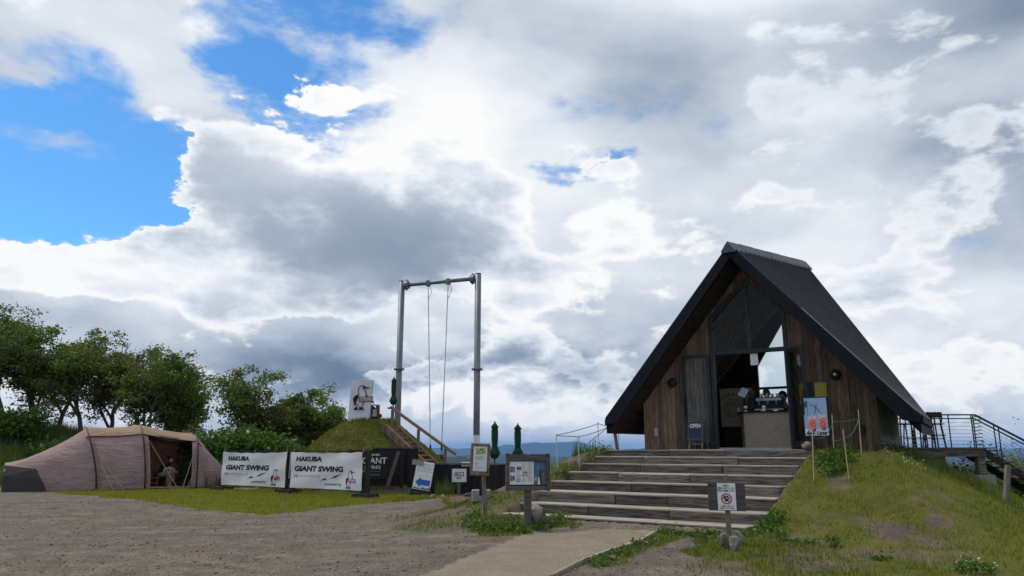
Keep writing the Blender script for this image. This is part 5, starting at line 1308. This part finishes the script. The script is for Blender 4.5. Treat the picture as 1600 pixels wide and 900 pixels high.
    for q in (-1, 1):
        tr = {'a': (q * .09, .10, .46, .118), 'b': (q * .12, -.12, .49, .108), 'c': (q * .17, -.38, .50, .096), 'd': (q * .18, -.40, .30, .088), 'e': (q * .19, -.40, .12, .082)}
        body(tr, [('a', 'b'), ('b', 'c'), ('c', 'd'), ('d', 'e')], 'a', 'trouser_leg', 'cloth_khaki', s)
        body({'a': (q * .19, -.385, .13, .062), 'b': (q * .19, -.41, .06, .062), 'c': (q * .20, -.55, .045, .052), 'd': (q * .20, -.60, .04, .04)}, [('a', 'b'), ('b', 'c'), ('c', 'd')], 'b', 'boot', 'boots', s)
        hand(s, (q * .13, -.46, .62), (-q * .4, -1, -.2), (0, 0, -1))
    head(s, Vector((0, -.36, 1.07)), 0, R(38), 'cloth_black')
    c = thing('camp_stool', 'low camp stool with red legs under the seated camper', 'stool', W(2.25, 1.02, .03), TA + R(55))
    MB().box(-.2, .2, -.18, .18, .32, .36).build('seat', 'cloth_black', c)
    for a, b_ in ((-1, -1), (1, -1), (-1, 1), (1, 1)): MB().tube([(a * .2, b_ * .2, 0), (-a * .16, b_ * .17, .33)], .014, 6).build('leg', 'red_metal', c)
    c = thing('camouflage_bag', 'camouflage pouch on a small wooden stand in front of the seated camper', 'bag', W(2.42, .22, .02), TA)
    MB().bar((.1, 0, -.02), (.1, 0, .50), .09, .06).build('stand', 'old_post', c)
    bm_ = rock_mesh(.27, .09, .17, 33, 0); bm_.v = [(x, y, z + .48) for x, y, z in bm_.v]; bm_.build('pouch', 'camo', c, smooth=True)
    MB().box(-.2, .22, -.105, -.07, .55, .74).build('pocket', 'camo', c, bevel=.02)
    c = thing('folding_chair', 'dark mesh folding chair standing at the right side of the tent door', 'chair', W(3.05, 1.0, .03), TA + R(-30))
    MB().prism([(-.24, .42), (.24, .42), (.25, .8), (.18, 1.02), (-.18, 1.02), (-.25, .8)], .2, .23).build('backrest', 'cloth_black', c); MB().box(-.24, .24, -.22, .22, .38, .42).build('seat', 'cloth_black', c)
    for a, b_ in ((-1, -1), (1, -1), (-1, 1), (1, 1)): MB().bar((a * .24, b_ * .22, 0), (a * .22, b_ * .2, .4), .025, .025).build('leg', 'black', c)
    c = thing('gear_bag', 'black gear bag on the tent floor between camper and chair', 'bag', W(2.75, .8, .03), TA); bm_ = rock_mesh(.2, .15, .15, 5, 0); bm_.build('bag', 'cloth_black', c, smooth=True); MB().tube([(-.1, 0, .26), (-.05, 0, .36), (.05, 0, .36), (.1, 0, .26)], .012, 6).build('strap', 'black', c)
    c = thing('red_crate', 'red wire crate just inside the left edge of the tent door', 'crate', W(1.95, .55, .03), TA)
    for z in (0, .18, .36): MB().box(-.14, .14, -.1, .1, z, z + .03).build('shelf', 'red_metal', c)
    for a, b_ in ((-1, -1), (1, -1), (-1, 1), (1, 1)): MB().bar((a * .135, b_ * .095, 0), (a * .135, b_ * .095, .42), .015, .015).build('upright', 'red_metal', c)
tent()

# ------------------------------------------------------------------ terrace behind the hut
def terrace():
    Y = 22.0; f = lambda px, py, y=Y: at(px, py, y); zd = f(1480, 699).z
    x0, x1 = f(1405, 700).x, f(1553, 700).x; o = Vector((x0, Y, zd))
    t = thing('terrace', 'raised timber terrace on posts behind the hut with steel cable railing', 'terrace', o)
    def bx(name, m, a, b, c, d, e, g_, **k): return MB().box(a - o.x, b - o.x, c - o.y, d - o.y, e - o.z, g_ - o.z).build(name, m, t, **k)
    n = 19; w = (x1 - x0) / n
    for i in range(n): bx('deck_board', 'grey_wood', x0 + i * w + .004, x0 + (i + 1) * w - .004, Y - .05, Y + 3.0, zd - .04, zd)
    bx('edge_beam', 'beam', x0, f(1540, 700).x, Y + .0, Y + .09, zd - .27, zd - .042); bx('edge_beam', 'beam', x0, x1 - .25, Y + 2.7, Y + 2.8, zd - .27, zd - .042)
    bx('lower_beam', 'beam', x0, f(1478, 700).x, Y + .10, Y + .2, zd - .52, zd - .275)
    for px0, px1, yb in ((1470, 1472, 744), (1533, 1538, 742)):
        a, b = f(px1, yb), f(px0, 703); MB().bar(a + Vector((0, .12, 0)) - o, b + Vector((0, .12, 0)) - o, .22, .2, up=(0, 1, 0)).build('support_post', 'beam', t, bevel=.01)
        g_ = hz(a.x, a.y + .12); MB().box(a.x - .24 - o.x, a.x + .26 - o.x, -.12, .40, g_ - .35 - o.z, a.z - o.z - .002).build('footing', 'concrete', t, bevel=.015)
        MB().box(a.x - .10 - o.x, a.x + .10 - o.x, .03, .22, a.z - o.z, a.z - o.z + .09).build('post_shoe', 'white_paint', t)
    # railing
    zr = f(1480, 648).z; xe = f(1524, 650).x; yb = Y + 2.6
    MB().bar((x0 - o.x, 0 + .04, zr - zd), (xe - o.x, .04, zr - zd), .05, .04).build('top_rail', 'frame', t); MB().bar((x0 - o.x, .04, zr - zd - .11), (xe - o.x, .04, zr - zd - .11), .03, .03).build('mid_rail', 'frame', t)
    for px in (1418, 1486, 1522, 1525): x = f(px, 680).x - o.x; MB().bar((x, .04, 0), (x, .04, zr - zd), .022, .03).build('rail_post', 'frame', t)
    for k in range(8): z = .08 + k * .105; MB().tube([(x0 - o.x, .04, z), (xe - o.x, .04, z)], .006, 5).build('cable', 'steel', t)
    # flight going down to the right
    s0, s1 = Vector((f(1538, 702).x, Y, zd - .12)), Vector((f(1538, 702).x + 2.3, Y, zd - 1.6)); dv = s1 - s0
    for dy in (.05, 1.1): MB().bar(s0 + Vector((0, dy, 0)) - o, s1 + Vector((0, dy, 0)) - o, .07, .20).build('stringer', 'dark_wood', t)
    for i in range(9): c = s0 + dv * ((i + .6) / 9) - o + Vector((0, 0, .13)); MB().box(c.x - .18, c.x + .20, .0, 1.15, c.z - .02, c.z + .025).build('tread', 'grey_wood', t)
    r0 = Vector((xe, Y + .04, zr)); r1 = r0 + Vector((2.6, 0, -1.42))
    MB().bar(r0 - o, r1 - o, .05, .05).build('stair_rail', 'frame', t); MB().bar(r0 - o - Vector((0, 0, .12)), r1 - o - Vector((0, 0, .12)), .035, .035).build('stair_rail', 'frame', t)
    for ff in (.20, .25, .55, .61, .9): q = r0.lerp(r1, ff); MB().bar(q - o, Vector((q.x, q.y, q.z - 1.0)) - o, .022, .03).build('stair_post', 'frame', t)
    for k in range(6): z = -.24 - k * .115; MB().tube([r0 + Vector((0, 0, z)) - o, r1 + Vector((0, 0, z)) - o], .006, 5).build('cable', 'steel', t)
    for k in range(9): z = .06 + k * .10; MB().tube([(xe - o.x - .12, .04, z), (xe - o.x + .16, .04, z + .04)], .012, 5).build('cable_end', 'rubber', t)
    # bar stools pushed together along the railing
    labs = ['dark bar stool at the hut end of the terrace row', 'second dark bar stool from the hut wall on the terrace', 'third dark bar stool from the hut wall on the terrace', 'outermost dark bar stool in the terrace row']
    for i in range(4):
        q = f(1426 + i * 15.5, 690); s = thing('bar_stool', labs[i], 'stool', (q.x, Y + .45, zd), R(180 + 8 * (i % 2)), 'bar stools on the terrace')
        MB().box(-.19, .19, -.19, .19, .66, .70).build('seat', 'dark_wood', s, bevel=.01)
        for a, b_ in ((-1, -1), (1, -1), (-1, 1), (1, 1)): MB().bar((a * .21, b_ * .21, 0), (a * .16, b_ * .16, .67), .035, .035).build('leg', 'dark_wood', s)
        for a in (-1, 1): MB().tube([(a * .17, .17, .66), (a * .18, .23, .85), (a * .15, .25, .98), (a * .05, .26, 1.02)], .02, 6).build('back_post', 'dark_wood', s); MB().bar((a * .195, -.195, .25), (a * .195, .195, .25), .025, .025).build('rung', 'dark_wood', s)
        MB().box(-.15, .15, .235, .26, .86, 1.0).build('backrest', 'dark_wood', s); MB().bar((-.195, -.195, .3), (.195, -.195, .3), .025, .025).build('rung', 'dark_wood', s)
    q = f(1476, 690); s = thing('bar_table', 'tall dark bar table with round top on the terrace', 'table', (q.x, Y + .5, zd)); MB().box(-.20, .20, -.2, .2, .98, 1.03).build('top', 'dark_wood', s, bevel=.01)
    for a, b_ in ((-1, -1), (1, -1), (-1, 1), (1, 1)): MB().bar((a * .20, b_ * .2, 0), (a * .13, b_ * .14, .98), .035, .035).build('leg', 'dark_wood', s)
    for z in (.35, .68): MB().bar((-.24, -.18, z), (.24, -.18, z), .03, .03).build('rung', 'dark_wood', s)
    p = gp(1568, 785); q = at(1575, 727, p.y); o2 = MB().bar((0, 0, -.2), q - p, .085, .085).build('marker_post', 'old_post', bevel=.008); o2.location = p; tag(o2, 'weathered square post standing alone in the grass at the right edge', 'post')
terrace()
s_ = bpy.data.objects
for o_ in s_:
    if o_.name.startswith('bar_table'): o_['label'] = 'tall dark bar table at the end of the stool row on the terrace'

# ------------------------------------------------------------------ foliage
def quads_mesh(name, C, U, V, m, parent=None, tip=.5):
    """many leaf-shaped quads: centres C, half axes U (length) and V (width)"""
    n = len(C); P = np.empty((n, 4, 3), np.float32)
    P[:, 0] = C - U; P[:, 1] = C + V - U * (1 - 2 * tip) * .4; P[:, 2] = C + U; P[:, 3] = C - V - U * (1 - 2 * tip) * .4
    me = bpy.data.meshes.new(name); me.vertices.add(4 * n); me.vertices.foreach_set('co', P.ravel())
    me.loops.add(4 * n); me.loops.foreach_set('vertex_index', np.arange(4 * n, dtype=np.int32))
    me.polygons.add(n); me.polygons.foreach_set('loop_start', (np.arange(n) * 4).astype(np.int32)); me.update()
    return link(name, me, m, parent)
def leaf_axes(n, size, flat=.6):
    d = rng.normal(size=(n, 3)); d[:, 2] *= flat; d /= np.linalg.norm(d, axis=1)[:, None]
    r = rng.normal(size=(n, 3)); r[:, 2] *= .5; v = np.cross(d, r); v /= np.linalg.norm(v, axis=1)[:, None] + 1e-9
    s = (size * rng.uniform(.6, 1.3, n))[:, None]; return d * s, v * s * .48
def tree(p, H, spread, label, seed, m='leaf_tree', lean=0, dens=1.0, low=.30, group='trees behind the tent', leaf=.085):
    r = random.Random(seed); t = thing('tree', label, 'tree', p, r.uniform(0, 6.28), group); trunk = MB(); tips = []
    def grow(a, d, L, rad, lev):
        pts = [a]; q = a.copy(); dd = d.copy()
        for k in range(4):
            dd = (dd + Vector((r.gauss(0, .16), r.gauss(0, .16), r.gauss(.03, .08)))).normalized(); q = q + dd * L / 4; pts.append(q.copy())
        trunk.tube(pts, [rad * (1 - .42 * k / 4) for k in range(5)], 6 if lev else 9, caps=(lev == 0))
        if lev >= 3: tips.append((q, L)); return
        if lev == 2: tips.extend([(pts[2], L * .7), (pts[3], L * .7)])
        if lev == 1: tips.append((pts[3], L * .6))
        n = (4, 3, 3)[lev] + (r.random() < .5)
        for k in range(n):
            az_ = 6.283 * (k + r.uniform(-.3, .3)) / n; up = r.uniform(.35, 1.3) if lev == 0 else r.uniform(-.02, .75)
            side = Vector((math.cos(az_) * spread, math.sin(az_) * spread, 0)); nd = (dd * .55 + side + Vector((0, 0, up))).normalized()
            start = pts[-1] if k < 2 or lev == 0 and k < 3 else pts[r.choice((2, 3))]
            grow(start, nd, L * r.uniform(.58, .84), rad * .55, lev + 1)
    grow(Vector((0, 0, -.2)), Vector((lean, r.gauss(0, .05), 1)).normalized(), H * .32, H * .020 + .03, 0)
    zmax = max(q.z for q, _ in tips) + .35; k = H / zmax
    trunk.v = [(x, y, z * k) for x, y, z in trunk.v]; trunk.build('trunk', 'bark', t)
    C = []
    for q, L in tips:
        if q.z * k < H * low: continue
        n = int(r.uniform(55, 95) * dens); rad = r.uniform(.36, .66) * (H / 7) ** .6
        for _ in range(r.choice((1, 1, 2))):
            o = np.array([q.x + r.gauss(0, .40), q.y + r.gauss(0, .40), q.z * k + r.gauss(0, .32)])
            c = rng.normal(size=(n, 3)) * np.array([rad * .50, rad * .50, rad * .30]); C.append(c + o)
    C = np.concatenate(C); U, V = leaf_axes(len(C), leaf); quads_mesh('crown', C.astype(np.float32), U, V, m, t); return t
TREES = [(-40, 470, 41, .9, 0), (6, 478, 39, .85, 1), (50, 510, 40, .8, 0), (88, 515, 43, .85, 2), (128, 524, 40, .8, 0), (168, 528, 42, .8, 2), (214, 541, 40, .8, 0), (254, 560, 42, .75, 1), (284, 602, 41, .7, 0),
         (370, 562, 38, .55, 0), (418, 630, 39, .6, 2), (452, 612, 41, .75, 1), (488, 614, 40, .75, 0), (520, 642, 43, .7, 1)]
TL = ['tree cut by the left edge, tallest of the row', 'tall tree with open crown at the left edge', 'dense tree third from the left edge', 'olive tree rising behind the left end of the tent', 'broad tree behind the tent vestibule with flat crown layers',
      'olive-toned tree behind the middle of the tent', 'tree with a pale forked trunk above the tent roof', 'dark tree above the tent door', 'lower tree at the right end of the row behind the tent',
      'lone tall slender tree above the left banner', 'olive tree right of the lone slender tree', 'dark dense tree behind the banners', 'dense tree beside the mound, left of the bird poster', 'lowest dark tree just left of the bird poster']
for i, (px, yt, Y, sp_, k) in enumerate(TREES):
    b = at(px, 700, Y); b.z = hz(b.x, b.y); H = at(px, yt, Y).z - b.z
    tree(b, H, sp_, TL[i], 100 + i, ('leaf_tree', 'leaf_tree_dark', 'leaf_tree_olive')[k], dens=1.1 if px > 400 or px < 60 else .95, low=.12 if px > 340 else .18)
def shrub(p, w, h, label, n, m='leaf_shrub', leaf=.11, group='shrubs behind the banners', name='shrub'):
    t = thing(name, label, 'shrub', p, 0, group); st = MB(); C = []; r = random.Random(int(p.x * 100))
    for k in range(9):
        az_ = r.uniform(0, 6.28); q = Vector((math.cos(az_) * w * r.uniform(.1, .8), math.sin(az_) * w * .6 * r.uniform(.1, .8), h * r.uniform(.45, .95)))
        st.tube([(0, 0, -.1), q * .5 + Vector((0, 0, .1)), q], [.035, .025, .01], 5, caps=False)
        c = rng.normal(size=(n // 9, 3)) * np.array([w * .28, w * .22, h * .16]) + np.array(q); C.append(c)
    st.build('stems', 'bark', t); C = np.concatenate(C); C[:, 2] = np.maximum(np.abs(C[:, 2]), .05); U, V = leaf_axes(len(C), leaf, .7); quads_mesh('foliage', C.astype(np.float32), U, V, m, t)
for i, (px, yb, Y, w, h, lab) in enumerate(((285, 720, 34.5, 1.3, 1.5, 'bright green shrub behind the right end of the tent'), (325, 720, 33.0, 1.6, 1.9, 'bright green shrub between tent and left banner'), (365, 715, 33.5, 1.7, 2.1, 'tallest bright green shrub above the left banner'), (408, 715, 33.5, 1.6, 1.9, 'bright green shrub above the word on the left banner'), (448, 715, 34.0, 1.3, 1.5, 'bright green shrub above the double stand'),
        (110, 690, 36, 1.8, 1.0, 'green shrub behind the left roof of the tent'), (160, 690, 36, 1.7, .8, 'green shrub behind the middle of the tent'), (220, 700, 35.5, 1.8, .9, 'green shrub behind the tent door'), (20, 690, 37, 1.8, 1.5, 'shrub on the grassy bank at the left edge'), (500, 712, 35, 1.5, 1.2, 'dark green shrub at the left foot of the mound'))):
    b = at(px, yb, Y); b.z = hz(b.x, b.y); shrub(b, w, h, lab, 3200)
for i, (px, yt, Y, w, lab) in enumerate(((1560, 728, 25, 1.0, 'leafy shrub under the terrace stair'), (1596, 736, 24, 1.0, 'tall leafy shrub cut by the right edge'), (1515, 748, 23, .7, 'pale green shrub beside the terrace footing'), (1540, 745, 26, 1.0, 'shrub behind the terrace footing'))):
    b = at(px, 700, Y); b.z = hz(b.x, b.y); h = at(px, yt, Y).z - b.z; shrub(b, w, max(h, .8), lab, 6500, 'leaf_tree' if i != 2 else 'leaf_weed', .055, 'shrubs below the terrace')
def conifer(px, yt, Y, label):
    b = at(px, 700, Y); b.z = hz(b.x, b.y); H = max(at(px, yt, Y).z - b.z, 1.2); t = thing('young_conifer', label, 'tree', b, 0, 'young conifers under the terrace'); MB().tube([(0, 0, -.2), (0, 0, H)], [.06, .01], 6).build('trunk', 'bark', t)
    n = 1800; f = rng.random(n) ** .7; lay = np.floor(f * 13) / 13; a = rng.random(n) * 6.28; r = (1 - lay) * H * .20 * rng.random(n) ** .6 + .03
    C = np.stack([r * np.cos(a), r * np.sin(a), H * (.08 + .92 * lay) - r * .25 + rng.normal(size=n) * .03], -1); U, V = leaf_axes(n, .07, .5); quads_mesh('crown', C.astype(np.float32), U, V * .6, 'needle', t)
conifer(1488, 722, 24.5, 'taller young conifer between the terrace supports'); conifer(1502, 729, 25.0, 'shorter young conifer between the terrace supports')

def blades(name, X, Y, hmin, hmax, wid, m, label, lean=.35, zoff=0.0):
    n = len(X); Z = hgt(X, Y) + zoff; h = rng.uniform(hmin, hmax, n) * (.35 + 1.5 * fbm(X * 1.6, Y * 1.6, 77) ** 1.5 + .5 * vnoise(X * 5, Y * 5, 78) ** 3); a = rng.random(n) * 6.28
    dx, dy = np.cos(a), np.sin(a); l = h * lean * rng.random(n); w = wid * rng.uniform(.6, 1.4, n)
    P = np.empty((n, 3, 3), np.float32)
    P[:, 0] = np.stack([X - dy * w, Y + dx * w, Z - .01], -1); P[:, 1] = np.stack([X + dy * w, Y - dx * w, Z - .01], -1); P[:, 2] = np.stack([X + dx * l, Y + dy * l, Z + h], -1)
    me = bpy.data.meshes.new(name); me.vertices.add(3 * n); me.vertices.foreach_set('co', P.ravel()); me.loops.add(3 * n); me.loops.foreach_set('vertex_index', np.arange(3 * n, dtype=np.int32))
    me.polygons.add(n); me.polygons.foreach_set('loop_start', (np.arange(n) * 3).astype(np.int32)); me.update()
    return tag(link(name, me, m), label, 'grass', kind='stuff')
def scatter(n, x0, x1, y0, y1, cond):
    X = rng.uniform(x0, x1, n); Y = rng.uniform(y0, y1, n); k = cond(X, Y); return X[k], Y[k]
G_ = lambda X, Y: covers(X, Y)[0] > rng.random(len(X)) * .9 + .08
def notbuilt(X, Y):
    a, b = to_ab(X, Y); return ~((a > W0 - .02) & (a < W1 + .02) & (b > -.58) & (b < 3.3)) & ~((a > STEP_A0 - .06) & (a < STEP_A1 + .06) & (b > -5.05) & (b < -.5)) & ~inpoly(X, Y, PATH)
X, Y = scatter(150000, -22, -1, 17, 32, lambda X, Y: G_(X, Y) & (np.hypot(X - SWX, Y - SWY) > 3.4)); blades('lawn_grass', X, Y, .02, .085, .010, 'blade', 'short yellow-green lawn before the tent and banners')
X, Y = scatter(60000, SWX - 4.2, SWX + 4.2, SWY - 4.2, SWY + 3, lambda X, Y: (np.hypot(X - SWX, Y - SWY) < 4.1)); blades('mound_grass', X, Y, .03, .12, .012, 'blade_moss', 'mossy grass over the swing mound')
X, Y = scatter(260000, 2, 14, 5.5, 22, lambda X, Y: G_(X, Y) & notbuilt(X, Y)); blades('bank_grass', X, Y, .012, .06, .007, 'blade_bank', 'patchy grass on the bank right of the steps')
X, Y = scatter(90000, -3.5, 4.2, 8, 24, lambda X, Y: G_(X, Y) & notbuilt(X, Y)); blades('verge_grass', X, Y, .02, .085, .007, 'blade_tall', 'grass tufts round the signs and the left bank')
X, Y = scatter(60000, -34, -9, 30.5, 44, lambda X, Y: fbm(X * .5, Y * .5, 51) > .30); blades('tall_grass', X, Y, .25, .75, .018, 'blade_tall', 'tall grass on the bank behind the tent', .5)
X, Y = scatter(40000, 8.5, 22, 12, 30, lambda X, Y: fbm(X * .6, Y * .6, 52) > .42); blades('slope_grass', X, Y, .03, .13, .012, 'blade_tall', 'rough grass on the slope below the terrace', .5)

def weeds(name, pts, n, w, h, m, label, leaf=.034, flat=.7):
    C = []
    for (p, k) in pts:
        nn = int(n * k * .45); c = rng.normal(size=(nn, 3)) * np.array([w * .40 * k, w * .40 * k, 0]); z = np.abs(rng.normal(size=nn)) * h * .26 * k
        c[:, 0] += p.x; c[:, 1] += p.y; c[:, 2] = hgt(c[:, 0], c[:, 1]) + z + .02; C.append(c)
    C = np.concatenate(C); U, V = leaf_axes(len(C), leaf, flat); return tag(quads_mesh(name, C.astype(np.float32), U, V, m), label, 'weeds', kind='stuff')
def along(pxs, k0=.6, k1=1.2): return [(gp(*q), random.uniform(k0, k1)) for q in pxs]
weeds('weeds', along([(735, 822), (748, 826), (762, 830), (775, 826), (790, 830), (806, 828), (818, 834), (846, 828), (860, 824), (742, 812), (870, 818), (798, 818)]), 420, .28, .26, 'leaf_weed', 'leafy weeds round the feet of notice and menu boards')
weeds('weeds', along([(890, 762), (900, 758), (915, 752), (925, 730), (935, 722), (945, 715), (952, 712), (905, 745), (880, 742), (920, 742), (930, 740)]), 320, .30, .30, 'leaf_weed', 'weeds along the left side of the steps')
X, Y = scatter(5000, 1.5, 5.5, 17.5, 20.5, lambda X, Y: (lambda a, b: (a > -5.6) & (a < -3.9) & (b > -1.8) & (b < 1.2))(*to_ab(X, Y))); blades('bank_plants', X, Y, .15, .42, .016, 'blade_tall', 'young stemmed plants on the bank by the leaning post', .4)
weeds('weeds', along([(1290, 722), (1300, 715), (1310, 712), (1318, 722), (1325, 708), (1305, 732), (1300, 742), (1315, 735), (1285, 728)]), 420, .26, .34, 'leaf_shrub', 'bright green plants under the drink poster ropes', .036)
weeds('weeds', along([(1040, 832), (1058, 836), (1080, 838), (1098, 840), (1118, 838), (1160, 836), (1185, 832), (1205, 830), (1095, 845)]), 150, .24, .14, 'leaf_weed', 'low weeds along the foot of the steps behind the no-pets sign')
weeds('weeds', along([(1198, 824), (1206, 818), (1214, 815)]), 260, .20, .28, 'leaf_shrub', 'bright leafy clump at the right foot of the steps', .036)
weeds('weeds', along([(925, 880), (940, 874), (960, 866), (980, 860), (1000, 852), (1015, 846), (935, 884), (950, 878), (975, 868)]), 140, .20, .11, 'leaf_weed', 'low weeds beside the path edging')
weeds('weeds', along([(1225, 846), (1245, 850), (1260, 848), (1305, 855), (1270, 850), (1220, 838), (1375, 876), (1300, 845)]), 160, .13, .08, 'leaf_weed', 'scattered weeds in the bare soil')
weeds('weeds', along([(1372, 700), (1378, 698), (1385, 702), (1395, 706), (1400, 708), (1415, 712), (1430, 716), (1444, 722)]), 240, .30, .30, 'leaf_tree', 'weeds against the concrete side wall', .036)
X, Y = scatter(2600, 6.5, 10, 13, 18, lambda X, Y: (lambda a, b: (a > 2.62) & (a < 3.6) & (b > -.2) & (b < 3.0))(*to_ab(X, Y))); blades('wall_grass', X, Y, .08, .26, .010, 'blade_tall', 'tall grass against the concrete side wall', .4)
weeds('daisies', along([(1395, 712), (1405, 714), (1415, 718), (1425, 722), (1435, 726), (1410, 722), (1420, 728), (1430, 732)]), 26, .34, .30, 'petal', 'small white flowers on the bank beside the side wall', .016, .3)
weeds('flower_clump', along([(1515, 890), (1525, 893), (1508, 895), (1535, 896)], .9, 1.1), 420, .20, .16, 'leaf_weed', 'low flowering clump at the bottom right', .024)
weeds('daisies', along([(1515, 888), (1525, 890), (1508, 893), (1535, 894)], .9, 1.1), 40, .20, .22, 'petal', 'white blossoms on the clump at the bottom right', .016, .3)
X, Y = scatter(700, -2.6, -1.5, 24.5, 26, lambda X, Y: np.hypot(X + 2.25, Y - 25.6) < .3); blades('reed_tuft', X, Y, .3, .7, .012, 'blade_tall', 'arching grass tuft before the dark fence', .9)

def pebbles():
    n = 30000; X = rng.uniform(-14, 9, n); Yy = 7.0 + 17 * rng.random(n) ** 1.6
    g, s, p = covers(X, Yy); k = (g < .4) & (p < .5) & notbuilt(X, Yy) & (rng.random(n) > s * .55); X, Yy = X[k], Yy[k]; n = len(X); Z = hgt(X, Yy)
    r = (.006 + .016 * rng.random(n) ** 5); base = np.array([(1, 0, 0), (0, 1, 0), (-1, 0, 0), (0, -1, 0), (0, 0, .8), (0, 0, -.8)]); f = np.array([(0, 1, 4), (1, 2, 4), (2, 3, 4), (3, 0, 4), (1, 0, 5), (2, 1, 5), (3, 2, 5), (0, 3, 5)])
    ang = rng.random(n) * 6.28; c, s_ = np.cos(ang), np.sin(ang); B = base[None] * (1 + .35 * rng.normal(size=(n, 6, 1))) * r[:, None, None] * np.array([1.3, 1, .75])
    P = np.stack([B[..., 0] * c[:, None] - B[..., 1] * s_[:, None] + X[:, None], B[..., 0] * s_[:, None] + B[..., 1] * c[:, None] + Yy[:, None], B[..., 2] + Z[:, None] + r[:, None] * .3], -1)
    F = (f[None] + 6 * np.arange(n)[:, None, None]).reshape(-1, 3); me = bpy.data.meshes.new('gravel_stones'); me.vertices.add(6 * n); me.vertices.foreach_set('co', P.astype(np.float32).ravel())
    me.loops.add(F.size); me.loops.foreach_set('vertex_index', F.ravel().astype(np.int32)); me.polygons.add(len(F)); me.polygons.foreach_set('loop_start', (np.arange(len(F)) * 3).astype(np.int32)); me.update()
    m = bpy.data.materials.new('gravel_stone'); m.use_nodes = True; gg = Nodes(m.node_tree); b = gg.new('ShaderNodeBsdfPrincipled'); o = gg.new('ShaderNodeOutputMaterial'); gg.nt.links.new(b.outputs[0], o.inputs[0])
    geo = gg.new('ShaderNodeNewGeometry'); gg.put(b.inputs['Base Color'], gg.ramp(geo.outputs['Random Per Island'], [(0, (.055, .052, .05)), (.5, (.14, .128, .115)), (.85, (.20, .18, .155)), (1, (.36, .34, .31))])); b.inputs['Roughness'].default_value = .95
    tag(link('gravel_stones', me, m), 'loose stones on the gravel', 'gravel', kind='stuff')
pebbles()
